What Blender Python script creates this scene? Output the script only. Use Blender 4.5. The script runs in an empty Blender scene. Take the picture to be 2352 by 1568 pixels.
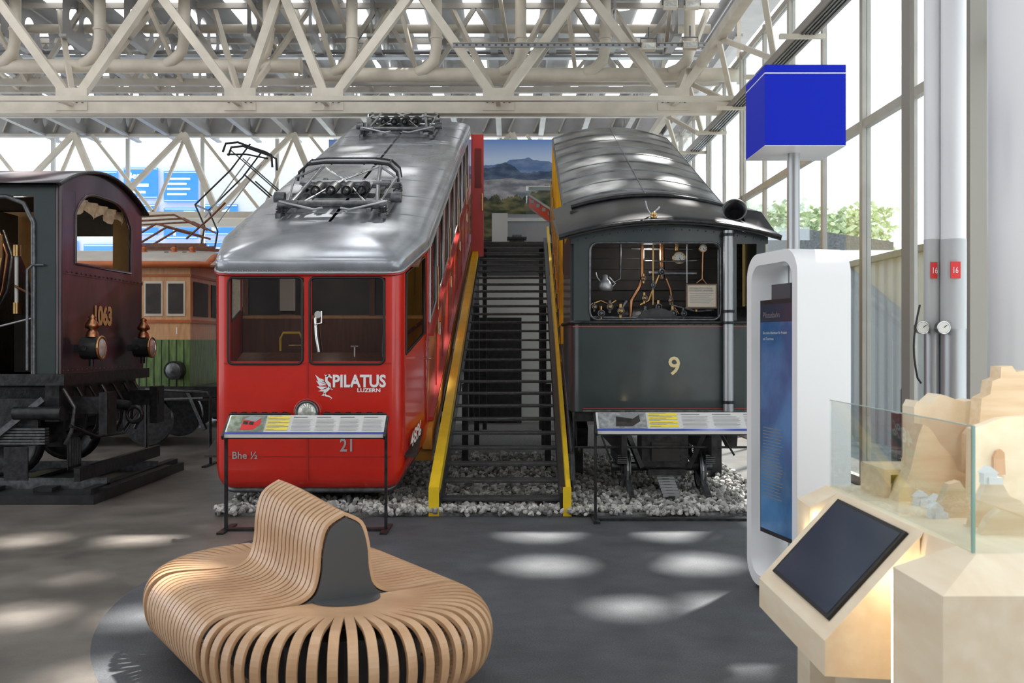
import bpy, math, random
from mathutils import Vector, Matrix
from mathutils.geometry import delaunay_2d_cdt
random.seed(7)
F=2287.0; H=1.7
def P(px,py,Y): return Vector(((px-1176)/F*Y, Y, H-(py-784)/F*Y))
def PX(px,Y): return (px-1176)/F*Y
def PZ(py,Y): return H-(py-784)/F*Y
COL=bpy.context.scene.collection
# ---------------------------------------------------------------- materials
def mat(name,c,rough=.6,metal=0,noise=0,nscale=8,bump=0,bscale=60,c2=None,emit=0,coat=0,stretch=None,detail=4):
    m=bpy.data.materials.new(name); m.use_nodes=True
    nt=m.node_tree; b=nt.nodes['Principled BSDF']
    b.inputs['Base Color'].default_value=(*c,1); b.inputs['Roughness'].default_value=rough
    b.inputs['Metallic'].default_value=metal
    if coat: b.inputs['Coat Weight'].default_value=coat; b.inputs['Coat Roughness'].default_value=.08
    tc=nt.nodes.new('ShaderNodeTexCoord'); src=tc.outputs['Object']
    if stretch:
        mp=nt.nodes.new('ShaderNodeMapping'); mp.inputs['Scale'].default_value=stretch
        nt.links.new(src,mp.inputs['Vector']); src=mp.outputs['Vector']
    if noise or c2:
        n=nt.nodes.new('ShaderNodeTexNoise'); n.inputs['Scale'].default_value=nscale; n.inputs['Detail'].default_value=detail
        nt.links.new(src,n.inputs['Vector'])
        r=nt.nodes.new('ShaderNodeValToRGB')
        r.color_ramp.elements[0].position=.35; r.color_ramp.elements[1].position=.65
        if c2 is None: c2=tuple(min(1,x*(1+noise)) for x in c); c0=tuple(x*(1-noise) for x in c)
        else: c0=c
        r.color_ramp.elements[0].color=(*c0,1); r.color_ramp.elements[1].color=(*c2,1)
        nt.links.new(n.outputs['Fac'],r.inputs['Fac']); nt.links.new(r.outputs['Color'],b.inputs['Base Color'])
    if bump:
        n2=nt.nodes.new('ShaderNodeTexNoise'); n2.inputs['Scale'].default_value=bscale; n2.inputs['Detail'].default_value=6
        nt.links.new(src,n2.inputs['Vector'])
        bp=nt.nodes.new('ShaderNodeBump'); bp.inputs['Strength'].default_value=bump; bp.inputs['Distance'].default_value=.02
        nt.links.new(n2.outputs['Fac'],bp.inputs['Height']); nt.links.new(bp.outputs['Normal'],b.inputs['Normal'])
    if emit:
        b.inputs['Emission Color'].default_value=(*c,1); b.inputs['Emission Strength'].default_value=emit
    return m
def glassmat(name,tint=(.9,.95,.95),refl=.12,rough=.01,mul=.6):
    m=bpy.data.materials.new(name); m.use_nodes=True; nt=m.node_tree
    nt.nodes.remove(nt.nodes['Principled BSDF'])
    t=nt.nodes.new('ShaderNodeBsdfTransparent'); t.inputs[0].default_value=(*tint,1)
    g=nt.nodes.new('ShaderNodeBsdfGlossy'); g.inputs['Roughness'].default_value=rough; g.inputs['Color'].default_value=(.9,.95,1,1)
    lw=nt.nodes.new('ShaderNodeLayerWeight'); lw.inputs['Blend'].default_value=.25
    ma=nt.nodes.new('ShaderNodeMath'); ma.operation='MULTIPLY_ADD'; ma.inputs[1].default_value=mul; ma.inputs[2].default_value=refl
    mx=nt.nodes.new('ShaderNodeMixShader'); nt.links.new(lw.outputs['Fresnel'],ma.inputs[0]); ma.use_clamp=True
    nt.links.new(ma.outputs[0],mx.inputs[0]); nt.links.new(t.outputs[0],mx.inputs[1]); nt.links.new(g.outputs[0],mx.inputs[2])
    nt.links.new(mx.outputs[0],nt.nodes['Material Output'].inputs[0]); return m
M={}
M['red']=mat('red_paint',(.60,.020,.010),.24,0,.06,3,coat=.4)
M['redd']=mat('dark_red_paint',(.40,.015,.01),.3,0,coat=.3)
M['roof']=mat('grey_roof_paint',(.38,.40,.43),.24,.45,.2,2.5,bump=.05,bscale=5)
M['zinc']=mat('weathered_zinc',(.25,.26,.27),.30,.6,.45,2.5,bump=.12,bscale=6)
M['black']=mat('black_paint',(.016,.016,.018),.35,0,.4,10)
M['tread']=mat('lit_black_tread',(.042,.043,.045),.40,0,.4,8)  # black lightened to carry the light caught on the tread tops
M['blackm']=mat('black_iron',(.030,.030,.032),.38,.5,.4,14,bump=.15,bscale=30)
M['dgreen']=mat('dark_green_paint',(.024,.036,.036),.33,0,.15,4,coat=.3)
M['purple']=mat('worn_purple_paint',(.022,.016,.018),.28,0,c2=(.080,.036,.048),nscale=3.5,coat=.3,stretch=(1,1,.4))
M['steel']=mat('steel_grey',(.40,.41,.42),.35,.7)
M['dsteel']=mat('dark_steel',(.13,.135,.14),.38,.7,.3,20)
M['chrome']=mat('polished_steel',(.75,.75,.75),.15,1)
M['brass']=mat('brass',(.50,.32,.13),.28,1,.2,12)
M['brassn']=mat('bronze_numeral',(.62,.38,.15),.35,.0)
M['copper']=mat('copper',(.42,.20,.10),.3,1,.25,12)
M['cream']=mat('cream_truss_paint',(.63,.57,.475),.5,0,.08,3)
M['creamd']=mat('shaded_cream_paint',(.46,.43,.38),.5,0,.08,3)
M['white']=mat('white_lacquer',(.80,.80,.81),.3)
M['whitel']=mat('white_lettering',(.85,.85,.85),.5)
M['offw']=mat('off_white_board',(.62,.62,.60),.5)
M['facade']=mat('pale_outdoor_facade',(.88,.90,.92),.6)
M['portal']=mat('grey_portal_panel',(.30,.31,.33),.5)
M['yellow']=mat('safety_yellow',(.82,.55,.01),.45,0,.06,8)
M['coachy']=mat('coach_yellow',(.80,.47,.015),.4,0,.1,4)
M['orange']=mat('ochre_orange',(.62,.26,.03),.45,0,.1,4)
M['ochred']=mat('dark_ochre_cab_lining',(.26,.125,.03),.55,0,.2,4)
M['blue']=mat('royal_blue',(.0,.012,.40),.6,0,emit=.18); M['blue'].node_tree.nodes['Principled BSDF'].inputs['Specular IOR Level'].default_value=.2  # faint emission put into the blue to keep the cube saturated
M['sblue']=mat('hazed_sign_blue',(.04,.22,.74),.4,emit=.75)  # pale emission paints the overexposed daylight haze into the sign colour
M['swhite']=mat('hazed_sign_white',(.8,.88,.95),.5,emit=.7)  # same painted daylight glow for the white sign parts
M['slat']=mat('oak_slat',(.50,.29,.15),.40,0,c2=(.63,.40,.23),nscale=5,coat=.15)
M['spruce']=mat('spruce_plywood',(.80,.65,.46),.5,0,c2=(.87,.76,.58),nscale=2.2,stretch=(5,1,5),bump=.03,bscale=10)
M['spruce2']=mat('layered_spruce_board',(.72,.54,.34),.55,0,c2=(.82,.67,.47),nscale=3,stretch=(1,6,9))
M['panel']=mat('charcoal_panel',(.06,.062,.066),.4)
M['post']=mat('taupe_steel',(.30,.275,.24),.45,.1)
M['pipe']=mat('grey_pipe_paint',(.48,.49,.49),.4)
M['wood']=mat('brown_varnished_wood',(.12,.042,.019),.35,0,c2=(.19,.07,.033),nscale=3,stretch=(8,8,1))
M['tan']=mat('tan_varnish',(.55,.29,.13),.38,0,c2=(.66,.38,.19),nscale=4,stretch=(5,5,1))
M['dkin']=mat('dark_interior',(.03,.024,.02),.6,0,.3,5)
M['green']=mat('green_paint',(.13,.22,.065),.45,0,.3,5,stretch=(6,6,1))
M['brownr']=mat('orange_brown_paint',(.45,.12,.03),.45,0,.1,6)
M['scr']=mat('screen_glass',(.035,.05,.08),.12)
M['scrb']=mat('screen_blue',(.02,.06,.14),.1,emit=.5,c2=(.07,.19,.36),nscale=2.5)
M['yel2']=mat('table_yellow',(.85,.68,.05),.5)
M['ink']=mat('grey_ink',(.22,.22,.23),.6)
M['silver']=mat('silver_numeral',(.42,.39,.38),.4,.2)
M['bluei']=mat('blue_ink',(.03,.06,.35),.5)
M['gbright']=mat('bright_gauge_face',(.75,.74,.68),.4)
M['redlab']=mat('red_label',(.7,.02,.02),.4)
M['curtain']=mat('canvas_curtain',(.45,.33,.2),.8,0,.2,15)
M['lens']=mat('lamp_lens',(.55,.55,.5),.08,.3,.2,30)
M['rub']=mat('black_rubber',(.01,.01,.01),.5)
M['led']=mat('led_strip',(1,.80,.52),.5,emit=7)
M['skyl']=mat('skylight_panel',(.95,.97,1),.5,emit=1.9)
M['rfill']=mat('roof_fill_panel',(.95,.97,1),.5,emit=5.5)  # glow for the out-of-view panels that add top fill light
M['fin']=mat('grey_roof_fin',(.34,.335,.33),.45,.1,.08,2)
M['gc']=glassmat('clear_glass',(.95,.98,.97),.02,mul=.22)
M['gt']=glassmat('tinted_window_glass',(.68,.64,.60),.025,mul=.7)
M['gf']=glassmat('facade_glass',(.96,.98,.98),.02,mul=.25)
def floor_mat():
    m=bpy.data.materials.new('museum_floor'); m.use_nodes=True; nt=m.node_tree; b=nt.nodes['Principled BSDF']
    tc=nt.nodes.new('ShaderNodeTexCoord')
    def N(t,**k):
        n=nt.nodes.new(t)
        for a,v in k.items(): setattr(n,a,v)
        return n
    def noise(sc,det=5,rough=.6):
        n=N('ShaderNodeTexNoise'); n.inputs['Scale'].default_value=sc; n.inputs['Detail'].default_value=det; n.inputs['Roughness'].default_value=rough
        nt.links.new(tc.outputs['Object'],n.inputs['Vector']); return n
    def ramp(n,a,ca,b_,cb):
        r=N('ShaderNodeValToRGB'); r.color_ramp.elements[0].position=a; r.color_ramp.elements[0].color=(*ca,1)
        r.color_ramp.elements[1].position=b_; r.color_ramp.elements[1].color=(*cb,1); nt.links.new(n.outputs[0],r.inputs[0]); return r
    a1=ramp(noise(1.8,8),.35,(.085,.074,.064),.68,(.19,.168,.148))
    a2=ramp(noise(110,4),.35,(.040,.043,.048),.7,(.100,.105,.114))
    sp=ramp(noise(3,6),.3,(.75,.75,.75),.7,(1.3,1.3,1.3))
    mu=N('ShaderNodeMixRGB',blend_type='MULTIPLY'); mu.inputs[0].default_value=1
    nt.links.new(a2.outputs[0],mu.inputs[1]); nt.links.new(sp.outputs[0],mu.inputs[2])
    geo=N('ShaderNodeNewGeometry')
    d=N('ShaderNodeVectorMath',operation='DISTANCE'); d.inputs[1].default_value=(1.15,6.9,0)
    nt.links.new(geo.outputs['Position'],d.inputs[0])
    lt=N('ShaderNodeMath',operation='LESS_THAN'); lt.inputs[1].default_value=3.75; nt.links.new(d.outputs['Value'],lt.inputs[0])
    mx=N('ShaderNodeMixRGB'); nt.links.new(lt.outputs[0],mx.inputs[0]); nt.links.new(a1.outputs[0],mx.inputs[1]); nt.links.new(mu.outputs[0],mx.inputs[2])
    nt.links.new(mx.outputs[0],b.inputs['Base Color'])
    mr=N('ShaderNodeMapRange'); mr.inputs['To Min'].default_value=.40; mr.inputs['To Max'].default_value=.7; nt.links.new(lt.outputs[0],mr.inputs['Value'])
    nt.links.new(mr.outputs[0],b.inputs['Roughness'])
    bp=N('ShaderNodeBump'); bp.inputs['Strength'].default_value=.25; bp.inputs['Distance'].default_value=.01
    nt.links.new(noise(90).outputs[0],bp.inputs['Height']); nt.links.new(bp.outputs[0],b.inputs['Normal'])
    return m
M['floor']=floor_mat()
def stone_mat():
    m=mat('ballast_stone',(.25,.245,.235),.85)
    nt=m.node_tree; b=nt.nodes['Principled BSDF']; g=nt.nodes.new('ShaderNodeNewGeometry')
    r=nt.nodes.new('ShaderNodeValToRGB'); r.color_ramp.elements[0].color=(.15,.145,.14,1); r.color_ramp.elements[1].color=(.68,.66,.62,1)
    nt.links.new(g.outputs['Random Per Island'],r.inputs[0]); nt.links.new(r.outputs[0],b.inputs['Base Color']); return m
M['stone']=stone_mat()
def poster_mat():
    m=bpy.data.materials.new('mountain_panorama_print'); m.use_nodes=True; nt=m.node_tree; b=nt.nodes['Principled BSDF']; L=nt.links.new
    tc=nt.nodes.new('ShaderNodeTexCoord'); s=nt.nodes.new('ShaderNodeSeparateXYZ'); L(tc.outputs['Generated'],s.inputs[0])
    def noise1(sc,seed,det=6):
        c=nt.nodes.new('ShaderNodeCombineXYZ'); L(s.outputs['X'],c.inputs[0]); c.inputs[1].default_value=seed
        n=nt.nodes.new('ShaderNodeTexNoise'); n.inputs['Scale'].default_value=sc; n.inputs['Detail'].default_value=det; L(c.outputs[0],n.inputs['Vector']); return n.outputs[0]
    def mth(op,a,b_=None,c=None):
        n=nt.nodes.new('ShaderNodeMath'); n.operation=op
        for i,v in enumerate((a,b_,c)):
            if v is None: continue
            if isinstance(v,(int,float)): n.inputs[i].default_value=v
            else: L(v,n.inputs[i])
        return n.outputs[0]
    sky=nt.nodes.new('ShaderNodeValToRGB'); sky.color_ramp.elements[0].position=.8; sky.color_ramp.elements[0].color=(.34,.42,.55,1)
    sky.color_ramp.elements[1].color=(.10,.20,.45,1); L(s.outputs['Z'],sky.inputs[0])
    cur=sky.outputs[0]
    tex=nt.nodes.new('ShaderNodeTexNoise'); tex.inputs['Scale'].default_value=16; tex.inputs['Detail'].default_value=10; L(tc.outputs['Generated'],tex.inputs['Vector'])
    def peak(c,w,h):
        return mth('MULTIPLY',mth('MAXIMUM',mth('SUBTRACT',1.0,mth('DIVIDE',mth('ABSOLUTE',mth('SUBTRACT',s.outputs['X'],c)),w)),0.0),h)
    for h,amp,sc,seed,ca,cb,pk in [(.74,.18,9,1.3,(.06,.11,.22),(.12,.18,.30),(.80,.16,.10)),(.68,.20,11,4.7,(.02,.04,.085),(.07,.10,.15),(.70,.11,.09)),(.60,.08,9,8.2,(.09,.10,.12),(.24,.24,.25),None),(.44,.34,26,3.1,(.012,.02,.01),(.11,.10,.045),(.90,.10,.12))]:
        line=mth('MULTIPLY_ADD',noise1(sc,seed),amp,h-amp*.5)
        if pk: line=mth('ADD',line,peak(*pk))
        msk=mth('LESS_THAN',s.outputs['Z'],line)
        r=nt.nodes.new('ShaderNodeValToRGB'); r.color_ramp.elements[0].position=.4; r.color_ramp.elements[1].position=.62
        r.color_ramp.elements[0].color=(*ca,1); r.color_ramp.elements[1].color=(*cb,1); L(tex.outputs[0],r.inputs[0])
        mx=nt.nodes.new('ShaderNodeMixRGB'); L(msk,mx.inputs[0]); L(cur,mx.inputs[1]); L(r.outputs[0],mx.inputs[2]); cur=mx.outputs[0]
    L(cur,b.inputs['Base Color']); b.inputs['Roughness'].default_value=.5
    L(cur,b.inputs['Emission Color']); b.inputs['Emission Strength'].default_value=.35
    return m
M['poster']=poster_mat()
# ---------------------------------------------------------------- builder
WL={}
def reg(o,loc,parent):
    WL[o.name]=Vector(loc)
    if parent is not None:
        o.parent=parent; o.location=Vector(loc)-WL[parent.name]
    else: o.location=loc
    COL.objects.link(o)
def tag(o,label,cat,group=None,kind=None):
    if label: o['label']=label
    if cat: o['category']=cat
    if group: o['group']=group
    if kind: o['kind']=kind
    return o
def root(name,loc,label,cat,group=None,kind=None):
    o=bpy.data.objects.new(name,None); o.empty_display_size=.1; reg(o,loc,None); return tag(o,label,cat,group,kind)
def frame(d):
    d=Vector(d).normalized(); u=Vector((0,0,1)) if abs(d.z)<.95 else Vector((1,0,0))
    a=d.cross(u).normalized(); return d,a,a.cross(d).normalized()
class MB:
    def __init__(s,T=None): s.v=[];s.f=[];s.mi=[];s.sm=[];s.mats=[];s.T=T
    def add(s,vs,fs,m,sm=False):
        o=len(s.v); m=M[m] if isinstance(m,str) else m
        if m not in s.mats: s.mats.append(m)
        k=s.mats.index(m); s.v+= [s.T(Vector(v)) if s.T else Vector(v) for v in vs]
        for f in fs: s.f.append([i+o for i in f]); s.mi.append(k); s.sm.append(sm)
        return s
    def box(s,x0,x1,y0,y1,z0,z1,m):
        return s.add([(x,y,z) for x in(x0,x1) for y in(y0,y1) for z in(z0,z1)],[(0,1,3,2),(4,6,7,5),(0,4,5,1),(2,3,7,6),(0,2,6,4),(1,5,7,3)],m)
    def beam(s,p0,p1,w,h,m):
        p0=Vector(p0);p1=Vector(p1); d,a,b=frame(p1-p0)
        c=[a*w/2+b*h/2,-a*w/2+b*h/2,-a*w/2-b*h/2,a*w/2-b*h/2]
        return s.add([p0+x for x in c]+[p1+x for x in c],[(3,2,1,0),(4,5,6,7)]+[(i,(i+1)%4,(i+1)%4+4,i+4) for i in range(4)],m)
    def cyl(s,p0,p1,r,m,n=12,r1=None):
        p0=Vector(p0);p1=Vector(p1); r1=r if r1 is None else r1; d,a,b=frame(p1-p0)
        c=[a*math.cos(2*math.pi*i/n)+b*math.sin(2*math.pi*i/n) for i in range(n)]
        s.add([p0+x*r for x in c]+[p1+x*r1 for x in c],[(i,(i+1)%n,(i+1)%n+n,i+n) for i in range(n)],m,True)
        if r>0: s.add([p0+x*r for x in c],[list(range(n))[::-1]],m)
        if r1>0: s.add([p1+x*r1 for x in c],[list(range(n))],m)
        return s
    def tube(s,pts,r,m,n=8):
        pts=[Vector(p) for p in pts]; rings=[]; a=None
        for i,p in enumerate(pts):
            d=(pts[min(i+1,len(pts)-1)]-pts[max(i-1,0)]).normalized()
            if a is None: _,a,_b=frame(d)
            a=(a-d*a.dot(d)).normalized(); b=a.cross(d)
            rings.append([p+a*r*math.cos(2*math.pi*k/n)+b*r*math.sin(2*math.pi*k/n) for k in range(n)])
        vs=[v for R in rings for v in R]
        fs=[(i*n+k,i*n+(k+1)%n,(i+1)*n+(k+1)%n,(i+1)*n+k) for i in range(len(pts)-1) for k in range(n)]
        s.add(vs,fs,m,True); s.add(rings[0],[list(range(n))],m); s.add(rings[-1],[list(range(n))[::-1]],m); return s
    def lathe(s,c,d,prof,m,n=20):
        c=Vector(c); d,a,b=frame(d); vs=[]
        for r,t in prof:
            for k in range(n): vs.append(c+d*t+(a*math.cos(2*math.pi*k/n)+b*math.sin(2*math.pi*k/n))*max(r,1e-4))
        fs=[(i*n+k,i*n+(k+1)%n,(i+1)*n+(k+1)%n,(i+1)*n+k) for i in range(len(prof)-1) for k in range(n)]
        return s.add(vs,fs,m,True)
    def torus(s,c,d,R,r,m,n=24,k=8):
        d,a,b=frame(d); c=Vector(c)
        pts=[c+a*R*math.cos(2*math.pi*i/n)+b*R*math.sin(2*math.pi*i/n) for i in range(n+1)]
        return s.tube(pts,r,m,k)
    def sph(s,c,r,m,n=12,sc=(1,1,1)):
        c=Vector(c); vs=[];fs=[]
        for i in range(n//2+1):
            t=math.pi*i/(n//2)
            for k in range(n): vs.append(c+Vector((r*math.sin(t)*math.cos(2*math.pi*k/n)*sc[0],r*math.sin(t)*math.sin(2*math.pi*k/n)*sc[1],r*math.cos(t)*sc[2])))
        fs=[(i*n+k,(i+1)*n+k,(i+1)*n+(k+1)%n,i*n+(k+1)%n) for i in range(n//2) for k in range(n)]
        return s.add(vs,fs,m,True)
    def prism(s,poly,vec,m,sm=False):
        n=len(poly); poly=[Vector(p) for p in poly]; vec=Vector(vec)
        s.add(poly+[p+vec for p in poly],[list(range(n))[::-1],[i+n for i in range(n)]],m)
        return s.add(poly+[p+vec for p in poly],[(i,(i+1)%n,(i+1)%n+n,i+n) for i in range(n)],m,sm)
    def grid(s,rows,m,sm=True,skip=None):
        n=len(rows[0]); vs=[v for r in rows for v in r]
        fs=[(i*n+k,i*n+k+1,(i+1)*n+k+1,(i+1)*n+k) for i in range(len(rows)-1) for k in range(n-1) if not(skip and skip(i,k))]
        return s.add(vs,fs,m,sm)
    def build(s,name,parent=None,label=None,cat=None,group=None,kind=None,bevel=0,solid=0):
        mn=Vector([min(v[i] for v in s.v) for i in range(3)]); mx=Vector([max(v[i] for v in s.v) for i in range(3)])
        c=(mn+mx)/2
        if parent is None: c.z=mn.z
        me=bpy.data.meshes.new(name); me.from_pydata([v-c for v in s.v],[],s.f)
        for m in s.mats: me.materials.append(m)
        me.polygons.foreach_set('material_index',s.mi); me.polygons.foreach_set('use_smooth',s.sm)
        me.validate(); me.update()
        o=bpy.data.objects.new(name,me); reg(o,c,parent)
        if solid: md=o.modifiers.new('s','SOLIDIFY'); md.thickness=solid; md.offset=-1
        if bevel: md=o.modifiers.new('b','BEVEL'); md.width=bevel; md.segments=2; md.limit_method='ANGLE'
        return tag(o,label,cat,group,kind)
def TB(b,s,size,org,right,up,m,bold=0,sx=1):
    cu=bpy.data.curves.new('t','FONT'); cu.body=s; cu.size=size; cu.offset=bold; cu.resolution_u=3
    o=bpy.data.objects.new('t',cu); COL.objects.link(o)
    me=bpy.data.meshes.new_from_object(o.evaluated_get(bpy.context.evaluated_depsgraph_get()))
    r=Vector(right).normalized(); u=Vector(up).normalized(); org=Vector(org)
    b.add([org+r*v.co.x*sx+u*v.co.y for v in me.vertices],[list(p.vertices) for p in me.polygons],m)
    bpy.data.objects.remove(o); bpy.data.curves.remove(cu); bpy.data.meshes.remove(me)
def text(s,size,org,right,up,m,name,parent,bold=0,T=None,sx=1):
    b=MB(T); TB(b,s,size,org,right,up,m,bold,sx); return b.build(name,parent)
# ---------------------------------------------------------------- camera, light
cam=bpy.data.cameras.new('camera'); cam.lens=35.0; cam.sensor_width=36; cam.clip_end=300
co=bpy.data.objects.new('camera',cam); COL.objects.link(co); co.location=(0,0,H); co.rotation_euler=(math.pi/2,0,0)
cam.dof.use_dof=True; cam.dof.focus_distance=10.4; cam.dof.aperture_fstop=4.5
bpy.context.scene.camera=co
SUN=Vector((.35,.5,1))
sl=bpy.data.lights.new('sun','SUN'); sl.energy=15; sl.angle=.04; sl.color=(1,.97,.92)
so=bpy.data.objects.new('sun',sl); COL.objects.link(so); so.rotation_euler=SUN.to_track_quat('Z','Y').to_euler(); so.location=(0,0,30)
def lamp(loc,e,col,r=.05):
    l=bpy.data.lights.new('lamp','POINT'); l.energy=e; l.color=col; l.shadow_soft_size=r
    o=bpy.data.objects.new('lamp',l); COL.objects.link(o); o.location=loc
lamp((1.5,10.85,2.65),4,(1,.95,.88)); lamp((2.0,3.9,1.55),3,(1,.92,.80)); lamp((-5.6,11.3,3.1),8,(1,.85,.6)); lamp((1.41,3.54,.84),1.4,(1,.80,.55),.02); lamp((1.36,4.72,.75),1.1,(1,.80,.55),.02); lamp((-2.05,10.9,2.35),2.5,(1,.9,.75))  # first one is an added fill light inside the steam cab
w=bpy.data.worlds.new('world'); bpy.context.scene.world=w; w.use_nodes=True
w.node_tree.nodes['Background'].inputs[0].default_value=(.92,.96,1,1); w.node_tree.nodes['Background'].inputs[1].default_value=1.9
vs_=bpy.context.scene.view_settings; vs_.view_transform='Standard'; vs_.look='None'; vs_.exposure=.02
# ---------------------------------------------------------------- setting
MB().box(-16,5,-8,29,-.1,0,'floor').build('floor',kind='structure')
b=MB(); b.box(-16,5,-8.2,-8,0,8.3,mat('added_rear_wall',(.34,.34,.34),.7,0,.15,1)); b.build('wall_rear_added',kind='structure')  # unseen wall added to darken front reflections and cut the fill light
MB().box(5,40,-8,60,-.12,-.02,mat('outdoor_paving',(.42,.45,.48),.8,0,.1,3)).build('ground',label='pale outdoor paving beside the hall',cat='ground',kind='structure')
MB().box(-30,5,29,60,-.12,-.02,mat('outdoor_paving_back',(.42,.45,.48),.8,0,.1,3)).build('ground',label='pale outdoor paving behind the hall',cat='ground',kind='structure')
CZ=8.3
patches=[(1240,1227,.28),(1545,1225,.28),(1255,1298,.28),(1590,1293,.31),(1450,1395,.2),(1655,1395,.27),(1745,1540,.3),(325,1237,.28),(400,1180,.26),(30,1415,.26),(330,1415,.22),(240,1550,.24),(60,1240,.25),(470,1070,.25),(180,1328,.1),(1380,1180,.15)]
holes=[]
for px,py,r in patches:
    Y=F*H/(py-784); X=PX(px,Y); holes.append((X+SUN.x*CZ,Y+SUN.y*CZ,r))  # unseen ceiling holes placed along the sun ray to shape these floor patches
def hole_at(x,y,z,r=.25): holes.append((x+SUN.x*(CZ-z),y+SUN.y*(CZ-z),r))
for a in [(-2.5,10.9,2.9,.26),(-1.5,10.9,2.9,.22),(-2.7,13.2,3.9,.25),(-1.6,14,4.1,.25),(-2.4,15.2,4.5,.25),(1.1,12.6,3.6,.25),(2.1,12.8,3.6,.25),(1.1,14.2,4.2,.25),(2.0,14.4,4.2,.25),(1.5,16,4.8,.25),(-1.3,16.6,5.0,.25),
          (-.9,12.2,1.6,.2),(-.9,13.6,2.2,.2),(-.9,15,2.9,.2),(.1,13,1.2,.2),(-5.2,11,3.6,.25),(-4.6,15,0,.3),(-4.2,13.4,0,.28),(3.5,7,1,.25),(.3,17,3,.25),(3.4,8,3.5,.25)]: hole_at(*a)  # more holes added so sun spots land on the trains and stairs
def ceiling_mesh():
    X0,X1,Y0,Y1=-16,5.2,-8,29; v=[Vector((X0,Y0)),Vector((X1,Y0)),Vector((X1,Y1)),Vector((X0,Y1))]; e=[(0,1),(1,2),(2,3),(3,0)]
    hs=[]
    for (x,y,r) in holes:
        if any((x-a)**2+(y-b)**2<(r+c+.03)**2 for a,b,c in hs): continue
        hs.append((x,y,r))
    for x,y,r in hs:
        o=len(v); n=24
        v+= [Vector((x+r*math.cos(2*math.pi*i/n),y+r*math.sin(2*math.pi*i/n))) for i in range(n)]; e+=[(o+i,o+(i+1)%n) for i in range(n)]
    ov,oe,of,_,_,_=delaunay_2d_cdt(v,e,[],1,1e-5)
    fs=[]
    for f in of:
        c=sum((ov[i] for i in f),Vector((0,0)))/len(f)
        if any((c.x-a)**2+(c.y-b)**2<r*r*.97 for a,b,r in hs): continue
        fs.append(f)
    b=MB(); b.add([(p.x,p.y,CZ) for p in ov],fs,'fin')
    return b.build('ceiling',kind='structure')
ceiling_mesh()
finx=[-13+1.15*i for i in range(16)]
for i,x in enumerate(finx):
    v=[Vector((18.6,7.45)),Vector((28.6,7.45)),Vector((28.6,CZ-.02)),Vector((18.6,CZ-.02))]; e=[(0,1),(1,2),(2,3),(3,0)]; cs=[]
    y=19.1
    while y<28.3: cs.append((y,7.88)); y+=.62
    for cy,cz in cs:
        o=len(v); n=16; v+=[Vector((cy+.21*math.cos(2*math.pi*k/n),cz+.23*math.sin(2*math.pi*k/n))) for k in range(n)]; e+=[(o+k,o+(k+1)%n) for k in range(n)]
    ov,oe,of,_,_,_=delaunay_2d_cdt(v,e,[],1,1e-5)
    fs=[f for f in of if not any(((sum(ov[q].x for q in f)/len(f)-a)/.21)**2+((sum(ov[q].y for q in f)/len(f)-b)/.23)**2<.95 for a,b in cs)]
    b=MB(); b.add([(x,p.x,p.y) for p in ov],fs,'fin'); b.box(x-.07,x+.07,18.6,28.6,7.40,7.45,'fin')
    b.build('ceiling_fin',label='grey sheet-metal roof fin pierced with round holes',cat='ceiling beam',group='perforated roof fins')
for i in range(15):
    x=finx[i]+.55
    for y0 in (18.8,22.1,25.4):
        MB().box(x,x+.35,y0,y0+2.6,CZ-.05,CZ-.012,'skyl').build('skylight',label='bright white daylight panel between roof fins',cat='skylight',group='roof skylight panels')
for x in (-12,-9,-6,-3,0,3):
    for y in (-5,-1,3,7,11,15):
        if any(x-.2<a+r and x+.9>a-r and y-.2<b+r and y+2.4>b-r for a,b,r in holes): continue
        MB().box(x,x+.7,y,y+2.2,CZ-.06,CZ-.012,'rfill').build('skylight',label='unseen glowing fill panel added under the hall roof',cat='skylight',group='roof skylight panels')  # added above the near hall, out of view, for fill from the top
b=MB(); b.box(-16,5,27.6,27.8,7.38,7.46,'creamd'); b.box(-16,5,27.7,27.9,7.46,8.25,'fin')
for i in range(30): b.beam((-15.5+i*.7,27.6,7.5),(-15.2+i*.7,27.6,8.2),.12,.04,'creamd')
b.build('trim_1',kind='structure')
b=MB()
b.box(-16,5,27.9,28.1,4.92,5.16,'offw'); b.box(-16,5,27.95,28.05,0,.3,'creamd')
x=-15.
while x<5: b.box(x-.05,x+.05,27.95,28.05,.3,7.4,'offw'); x+=2.1
b.box(-16,5,28.0,28.02,.3,4.92,'gf'); b.box(-16,5,28.0,28.02,5.16,7.38,'gf')
b.build('window_1',kind='structure')
b=MB(); x=-15.
while x<4.9:
    xe_=min(x+3.0,4.8)
    b.beam((x,27.3,7.4),(x+.9,27.3,5.25),.18,.16,'cream'); b.beam((x+.9,27.3,5.25),(xe_,27.3,7.4),.13,.13,'cream')
    b.beam((x+.4,27.5,7.4),(x+2.1,27.5,5.25),.08,.08,'cream'); b.beam((x+2.1,27.5,5.25),(xe_,27.5,7.4),.08,.08,'cream'); x+=3.0
b.box(-16,4.9,27.2,27.5,5.08,5.25,'cream'); b.build('roof_truss',label='cream steel lattice girder along the glazed wall',cat='roof truss')
posts=[4,8.9,11.7,14.8,17.9,21,24.5,28]
XF=4.15
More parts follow.
